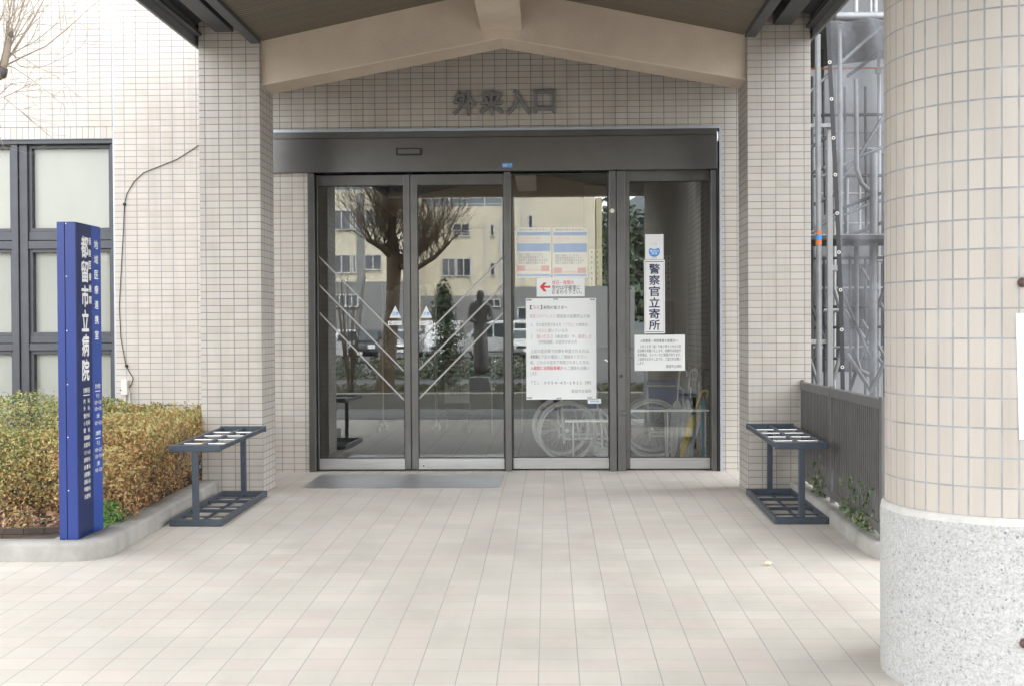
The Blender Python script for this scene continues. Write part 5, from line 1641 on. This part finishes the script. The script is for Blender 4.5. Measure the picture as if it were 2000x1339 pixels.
# planting island just behind the viewer
isl = MB()
isl.box(-16, 16, -1.22, -.95, -.5, .045)
tag(isl.build('island_kerb', M['concrete_d'], bevel=.02), kind='structure')
isl = MB(); isl.box(-16, 16, -5.45, -1.22, -.5, -.02)
tag(isl.build('island_soil', M['soil']), kind='structure')
isl = MB(); isl.box(-30, 30, -5.65, -5.46, -.5, -.06)
tag(isl.build('island_back_kerb', M['concrete'], bevel=.02), kind='structure')
gb_ = MB()
for i in range(6000):
    p = Vector((rng.uniform(-8,6), rng.uniform(-5.4,-1.25), .01)); 
    leaf_quad(gb_.v, gb_.f, p, Vector((rng.uniform(-1,1), rng.uniform(-1,1), .3)).normalized(), .10, rng, .2)
tag(gb_.build('grass', M['grass'], recalc=False), kind='stuff', label='thin winter grass on the planting island')
# bare tree
TB = 1.75
tb = mir(748, 775, TB); tb.z = -.05
bt = thing('bare_tree', 'big bare tree with heavy limbs and many upright twigs on the planting island', 'tree', tuple(tb))
w_ = MB()
def tp(u, v, dy=0): 
    p = mir(u, v, TB); return Vector((p.x, -TB+dy, p.z))
rng = random.Random(31)
w_.tube([Vector((tb.x,-TB,-.2)), tp(752,745), tp(758,690), tp(766,600), tp(768,540), tp(770,495)], [.24,.17,.14,.125,.13,.15], 14)
limbs = [([tp(770,500), tp(766,455,.15), tp(772,415,.25)], .115), ([tp(772,510), tp(800,505,-.1), tp(830,480,-.15), tp(850,455,-.2)], .085), ([tp(768,505), tp(748,485,.2), tp(722,470,.4)], .075), ([tp(775,520), tp(815,525,.2), tp(850,505,.3), tp(880,475,.3)], .06), ([tp(768,490), tp(758,440,-.3), tp(750,400,-.5)], .07)]
for pts, r in limbs:
    n = len(pts); w_.tube(pts, [r*(1-.5*i/(n-1)) for i in range(n)], 9)
w_.build('trunk', M['bark'], bt, smooth=60, recalc=False)
w2 = MB()
for pts, r in limbs:
    for k in range(46):
        i = rng.randint(1, len(pts)-1); q = pts[i-1].lerp(pts[i], rng.uniform(.2,1))
        d = Vector((rng.uniform(-1,1)*.75, rng.uniform(-1,1)*.75, rng.uniform(.25,1.2)))
        grow(w2, q, d, rng.uniform(.45,.95), rng.uniform(.006,.012), 2, rng, .26, .7, 4, (2,4), .55, .0022, .35)
w2.build('twigs', M['bark'], bt, recalc=False)
# bare upright shrub
us_ = mir(683, 772, 2.2)
bs = thing('bare_shrub', 'bare shrub of straight upright stems on the planting island', 'shrub', (us_.x, -2.2, -.02))
w_ = MB()
for i in range(26):
    an = rng.uniform(0, 2*PI); s = rng.uniform(.05,.42)
    tpv = Vector((us_.x+s*math.cos(an), -2.2+s*math.sin(an), rng.uniform(1.2,2.3)))
    w_.tube([Vector((us_.x+.03*math.cos(an), -2.2, -.02)), Vector((us_.x,-2.2,0)).lerp(tpv,.5)+Vector((.02*math.cos(an),0,0)), tpv], [.010,.007,.003], 5, False)
w_.build('stems', M['bark'], bs, recalc=False)
# evergreen bush
eb = mir(872, 690, 4.0)
ebt = thing('evergreen_bush', 'tall dark evergreen bush on the planting island', 'bush', (eb.x, -4.0, -.02))
mb = MB()
for (dz, r) in ((.3,.32),(.7,.36),(1.1,.34),(1.5,.28),(1.8,.18)):
    leaf_blob(mb, (eb.x+rng.uniform(-.08,.08), -4.0, dz), (r,r,.38), 620, .075, rng, 0)
mb.build('foliage', M['bush'], ebt, recalc=False)
MB().tube([(eb.x,-4,-.1),(eb.x,-4,1.7)], [.05,.02], 8).build('trunk', M['bark'], ebt)
# low shrubs along the road
for i in range(9):
    c = mir(640+i*48+rng.uniform(-8,8), 715, 17)
    s_ = thing('roadside_shrub', 'low dark roadside shrub in the row before the parked cars', 'shrub', (c.x, -17, -.36), 'low shrubs beside the road')
    mb = MB(); leaf_blob(mb, (c.x, -17, -.34), (.62,.5,rng.uniform(.6,.9)), 520, .10, rng)
    mb.build('foliage', M['bush'], s_, recalc=False)
    st = MB()
    for k in range(8): st.tube([(c.x,-17,-.36),(c.x+rng.uniform(-.4,.4),-17+rng.uniform(-.3,.3),.3)], .012, 4, False)
    st.build('stem', M['twig'], s_, recalc=False)

# cars
def make_car(label, prof, L, Wd, paint, glass_side, shield, wheel_x, group='cars parked across the road'):
    """profile in (x, z) with the nose at +x"""
    r = thing('parked_car', label, 'car', (0,0,0), group)
    h = Wd/2
    b = MB().prism(prof, 'y', -h, h).build('body', paint, r, bevel=.09)
    for s in (-1, 1):
        for gp in glass_side:
            g = MB().prism(gp, 'y', s*(h-.01), s*(h+.006)); g.build('side_window', M['car_glass'], r)
    (xa, za), (xb, zb) = shield
    t = Vector((xb-xa, 0, zb-za)).normalized(); n = Vector((t.z, 0, -t.x))
    if n.x < 0: n = -n
    o = n*.006
    w = h-.13
    MB().add([(xa+o.x,-w-.04,za+o.z),(xa+o.x,w+.04,za+o.z),(xb+o.x,w-.05,zb+o.z),(xb+o.x,-w+.05,zb+o.z),(xa-.05,-w,za),(xa-.05,w,za),(xb-.05,w,zb),(xb-.05,-w,zb)],
             [(0,1,2,3),(7,6,5,4),(0,4,5,1),(1,5,6,2),(2,6,7,3),(3,7,4,0)]).build('windscreen', M['car_glass'], r)
    nose = max(p[0] for p in prof)
    for s in (-1, 1):
        MB().box(nose-.12, nose+.012, s*(h-.42), s*(h-.10), .62, .80).build('headlight', M['lamp_clear'], r, bevel=.03)
        MB().box(-L/2-.01, -L/2+.05, s*(h-.22), s*(h-.08), .7, 1.0).build('tail_light', M['lamp_red'], r, bevel=.01)
        MB().box(xa-.02, xa+.10, s*(h+.01), s*(h+.17), za+.02, za+.18).build('mirror', paint, r, bevel=.02)
        for wx in wheel_x:
            wh = MB().lathe([(.20,-.09),(.29,-.08),(.30,0),(.29,.08),(.20,.09)], (wx, s*(h-.10), .30), 24, 'y').build('wheel', M['tyre'], r, smooth=50)
            MB().lathe([(.19,-.012),(.19,.012),(.06,.02)], (wx, s*(h-.005), .30), 20, 'y').build('hub', M['hub'], wh, smooth=50)
    MB().box(nose-.03, nose+.015, -.5, .5, .52, .64).build('grille', M['black'], r, bevel=.01)
    MB().box(nose-.03, nose+.018, -.165, .165, .36, .50).build('number_plate', M['white'], r)
    return r
van = [(-1.85,.30),(1.75,.30),(1.85,.45),(1.85,.85),(1.60,1.02),(1.15,1.80),(.95,1.90),(-1.75,1.92),(-1.85,1.75)]
def place(o, u, B, rz, z=-.355):
    p = mir(u, 690, B); o.location = (p.x, -B, z); o.rotation_euler = (0, 0, rz); return o
van_glass = [[(.30,1.08),(1.42,1.08),(1.02,1.74),(.30,1.76)], [(-.75,1.08),(.22,1.08),(.22,1.76),(-.75,1.76)], [(-1.72,1.08),(-.83,1.08),(-.83,1.76),(-1.68,1.74)]]
hat = [(-1.75,.30),(1.75,.30),(1.86,.5),(1.82,.75),(1.05,.95),(.45,1.42),(.2,1.50),(-1.2,1.50),(-1.70,1.05),(-1.80,.8)]
hat_glass = [[(-.10,.98),(.90,.98),(.42,1.38),(-.10,1.42)], [(-1.35,1.0),(-.18,.98),(-.18,1.42),(-1.12,1.40)]]
v1 = make_car('white van facing the hospital across the road', van, 3.7, 1.68, M['car_white'], van_glass, ((1.55,1.08),(1.16,1.76)), (-1.2, 1.2))
place(v1, 868, 40, PI/2)
v2 = copy_tree(v1); v2['label'] = 'white van parked side on, right of the bronze statue'; place(v2, 975, 43, PI)
c1 = make_car('white hatchback parked at the left beside the bare shrub', hat, 3.6, 1.66, M['car_white'], hat_glass, ((1.0,1.0),(.50,1.40)), (-1.15, 1.2)); place(c1, 640, 34, PI/2+.3)
c2 = make_car('dark hatchback parked behind the trunk of the big tree', hat, 3.6, 1.66, M['car_dark'], hat_glass, ((1.0,1.0),(.50,1.40)), (-1.15, 1.2)); place(c2, 712, 36, PI/2)
c3 = make_car('silver hatchback parked between the dark hatchback and the van', hat, 3.6, 1.66, M['car_silver'], hat_glass, ((1.0,1.0),(.50,1.40)), (-1.15, 1.2)); place(c3, 790, 42, PI/2)
c4 = copy_tree(c1); c4['label'] = 'white hatchback parked side on at the right end of the row'; place(c4, 1075, 44, 0)
c5 = copy_tree(c1); c5['label'] = 'white hatchback facing the hospital right of the side-on van'; place(c5, 1030, 42, PI/2)

# figures grown from a skeleton with radii
def skin_figure(name, joints, bones, mat, parent, sub=2):
    me = bpy.data.meshes.new(name)
    names = list(joints)
    me.from_pydata([Vector(joints[k][0]) for k in names], [(names.index(a), names.index(b)) for a, b in bones], [])
    ob = bpy.data.objects.new(name, me); COL.objects.link(ob)
    sk = ob.modifiers.new('skin', 'SKIN'); sk.use_smooth_shade = True
    ss = ob.modifiers.new('sub', 'SUBSURF'); ss.levels = sub; ss.render_levels = sub
    for i, k in enumerate(names):
        r = joints[k][1]
        sv = me.skin_vertices[0].data[i]
        sv.radius = r if isinstance(r, tuple) else (r, r)
        sv.use_root = (i == 0)
    dg = bpy.context.evaluated_depsgraph_get(); dg.update()
    m2 = bpy.data.meshes.new_from_object(ob.evaluated_get(dg))
    bpy.data.objects.remove(ob)
    off = world_loc(parent)
    for v in m2.vertices: v.co = v.co - off
    m2.materials.clear(); m2.materials.append(mat)
    o = bpy.data.objects.new(name, m2); COL.objects.link(o); o.parent = parent
    return o
# bronze statue on a pedestal
SBk = 2.05
sp0 = mir(938, 735, SBk); sx0 = sp0.x
stt = thing('bronze_statue', 'dark bronze standing robed figure on a stepped stone pedestal', 'statue', (sx0, -SBk, -.02))
MB().box(sx0-.30, sx0+.26, -SBk-.28, -SBk+.28, -.1, .06).build('lower_step', M['stone_d'], stt, bevel=.01)
MB().prism([(sx0-.24,.062),(sx0+.21,.062),(sx0+.16,.285),(sx0-.19,.285)], 'y', -SBk-.22, -SBk+.22).build('pedestal', M['stone_d'], stt, bevel=.01)
def o3(x, y, z): return (sx0+x, -SBk+y, .285+z)
J = {'pelvis': (o3(0,0,.86), (.145,.13)), 'waist': (o3(.0,0,1.02), (.12,.10)), 'chest': (o3(0,.01,1.22), (.15,.11)), 'neck': (o3(0,.02,1.38), .05), 'head': (o3(.01,.03,1.50), (.085,.095)), 'crown': (o3(.01,.02,1.60), (.06,.065)),
     'shL': (o3(-.16,0,1.31), .06), 'elL': (o3(-.19,.05,1.06), .048), 'haL': (o3(-.06,.16,1.0), .036), 'shR': (o3(.16,0,1.31), .06), 'elR': (o3(.21,.04,1.07), .048), 'haR': (o3(.12,.17,1.02), .036),
     'hem1': (o3(.01,0,.55), (.165,.15)), 'hem2': (o3(.015,0,.25), (.17,.155)), 'hem3': (o3(.02,.02,.02), (.15,.14))}
skin_figure('figure', J, [('pelvis','waist'),('waist','chest'),('chest','neck'),('neck','head'),('head','crown'),('chest','shL'),('shL','elL'),('elL','haL'),('chest','shR'),('shR','elR'),('elR','haR'),('pelvis','hem1'),('hem1','hem2'),('hem2','hem3')], M['bronze'], stt)

# the photographer, standing on the drive and seen only in the glass
GZ = -.212
PX, PYc = .0, -.24
per = thing('person', 'person in a dark coat standing on the drive holding up a camera', 'person', (PX, PYc, GZ))
def o4(x, y, z): return (PX+x, PYc+y, GZ+z)
J = {'pelvis': (o4(0,-.02,.80), (.14,.105)), 'waist': (o4(0,-.02,.95), (.125,.095)), 'chest': (o4(0,-.01,1.12), (.145,.10)), 'neck': (o4(0,.01,1.275), .048), 'jaw': (o4(0,.035,1.345), (.060,.066)), 'head': (o4(0,.03,1.42), (.072,.085)), 'crown': (o4(0,.015,1.49), (.055,.062)),
     'shL': (o4(-.165,-.01,1.20), .052), 'elL': (o4(-.21,.06,1.00), .040), 'wrL': (o4(-.08,.14,1.27), .026), 'shR': (o4(.165,-.01,1.20), .052), 'elR': (o4(.21,.06,1.00), .040), 'wrR': (o4(.08,.13,1.29), .026),
     'hipL': (o4(-.09,-.02,.76), .088), 'knL': (o4(-.10,.0,.42), .056), 'anL': (o4(-.105,-.03,.075), .038), 'toL': (o4(-.12,.10,.035), .034),
     'hipR': (o4(.09,-.02,.76), .088), 'knR': (o4(.10,.0,.42), .056), 'anR': (o4(.105,-.03,.075), .038), 'toR': (o4(.12,.10,.035), .034)}
BN = [('pelvis','waist'),('waist','chest'),('chest','neck'),('neck','jaw'),('jaw','head'),('head','crown'),('chest','shL'),('shL','elL'),('elL','wrL'),('chest','shR'),('shR','elR'),('elR','wrR'),('pelvis','hipL'),('hipL','knL'),('knL','anL'),('anL','toL'),('pelvis','hipR'),('hipR','knR'),('knR','anR'),('anR','toR')]
# hands: palm plus four fingers and a thumb each
for s, nm in ((-1, 'L'), (1, 'R')):
    w = Vector(J['wr'+nm][0]); pal = w+Vector((-s*.020, .028, .055)); J['pa'+nm] = (tuple(pal), (.030,.018)); BN.append(('wr'+nm, 'pa'+nm))
    for k in range(4):
        b = pal+Vector((s*(-.006+.0), .012, .030-.018*k)); m_ = b+Vector((-s*.024, .016, .004)); e = m_+Vector((-s*.022-s*.004*(k == 1), -.006, .002))
        J['f%d%s' % (k, nm)] = (tuple(b), .0095); J['g%d%s' % (k, nm)] = (tuple(m_), .0088); J['h%d%s' % (k, nm)] = (tuple(e), .0075)
        BN += [('pa'+nm, 'f%d%s' % (k, nm)), ('f%d%s' % (k, nm), 'g%d%s' % (k, nm)), ('g%d%s' % (k, nm), 'h%d%s' % (k, nm))]
    t0_ = pal+Vector((-s*.012, -.020, -.010)); t1_ = t0_+Vector((-s*.022, -.012, .014))
    J['t0'+nm] = (tuple(t0_), .0105); J['t1'+nm] = (tuple(t1_), .0085); BN += [('pa'+nm, 't0'+nm), ('t0'+nm, 't1'+nm)]
body = skin_figure('body', J, BN, M['skin'], per)
# face
fc = MB()
for s in (-1, 1): fc.ball(o4(s*.028,.112,1.415), .011, 8, 6)
fc.build('eye', M['hair'], body)
MB().ball(o4(0,.118,1.385), .014, 8, 6, (.8,1.1,1.4)).build('nose', M['skin'], body)
for s in (-1, 1): MB().ball(o4(s*.074,.02,1.41), .022, 8, 6, (.45,.8,1.2)).build('ear', M['skin'], body)
hr = MB(); hr.ball(o4(0,.008,1.445), .094, 18, 12, (.90,1.02,.98))
hr.v = [(x, min(y, PYc+.085) if z < GZ+1.47 else y, max(z, GZ+1.375)) for (x, y, z) in hr.v]
hr.build('hair', M['hair'], per, smooth=80)
Jc = {k: (v[0], tuple(r*1.13 for r in v[1]) if isinstance(v[1], tuple) else v[1]*1.22) for k, v in J.items() if k in ('pelvis','waist','chest','shL','elL','shR','elR','hipL','hipR')}
for s, nm in ((-1,'L'),(1,'R')):
    Jc['cu'+nm] = (tuple(Vector(J['elL' if s < 0 else 'elR'][0]).lerp(Vector(J['wr'+nm][0]), .88)), .034)
Jc['collar'] = (o4(0,.005,1.235), (.075,.075)); Jc['skirt'] = (o4(0,-.02,.62), (.185,.15)); Jc['hem'] = (o4(0,-.02,.44), (.19,.155))
skin_figure('coat', Jc, [('pelvis','waist'),('waist','chest'),('chest','collar'),('chest','shL'),('shL','elL'),('elL','cuL'),('chest','shR'),('shR','elR'),('elR','cuR'),('pelvis','skirt'),('skirt','hem')], M['cloth_dark'], per)
for nm in 'LR':
    Jt = {'a': (J['hip'+nm][0], .098), 'b': (J['kn'+nm][0], .070), 'c': (tuple(Vector(J['an'+nm][0])+Vector((0,0,.03))), .055)}
    skin_figure('trouser_leg', Jt, [('a','b'),('b','c')], M['trouser'], per)
    a_, t_ = Vector(J['an'+nm][0]), Vector(J['to'+nm][0])
    skin_figure('shoe', {'a': (tuple(a_+Vector((0,-.03,-.035))), (.042,.040)), 'b': (tuple(t_+Vector((0,-.02,.004))), (.046,.034)), 'c': (tuple(t_+Vector((0,.055,0))), (.036,.026))}, [('a','b'),('b','c')], M['black'], per)
cm = thing('hand_camera', 'small black camera held up by the person on the drive', 'camera', (PX, -.09, 1.18))
MB().box(PX-.062, PX+.062, -.105, -.062, 1.142, 1.222).build('camera_body', M['black'], cm, bevel=.006)
MB().lathe([(.034,0),(.034,.026),(.030,.03)], (PX, -.062, 1.18), 24, 'y').build('lens_mount', M['black'], cm, smooth=40)
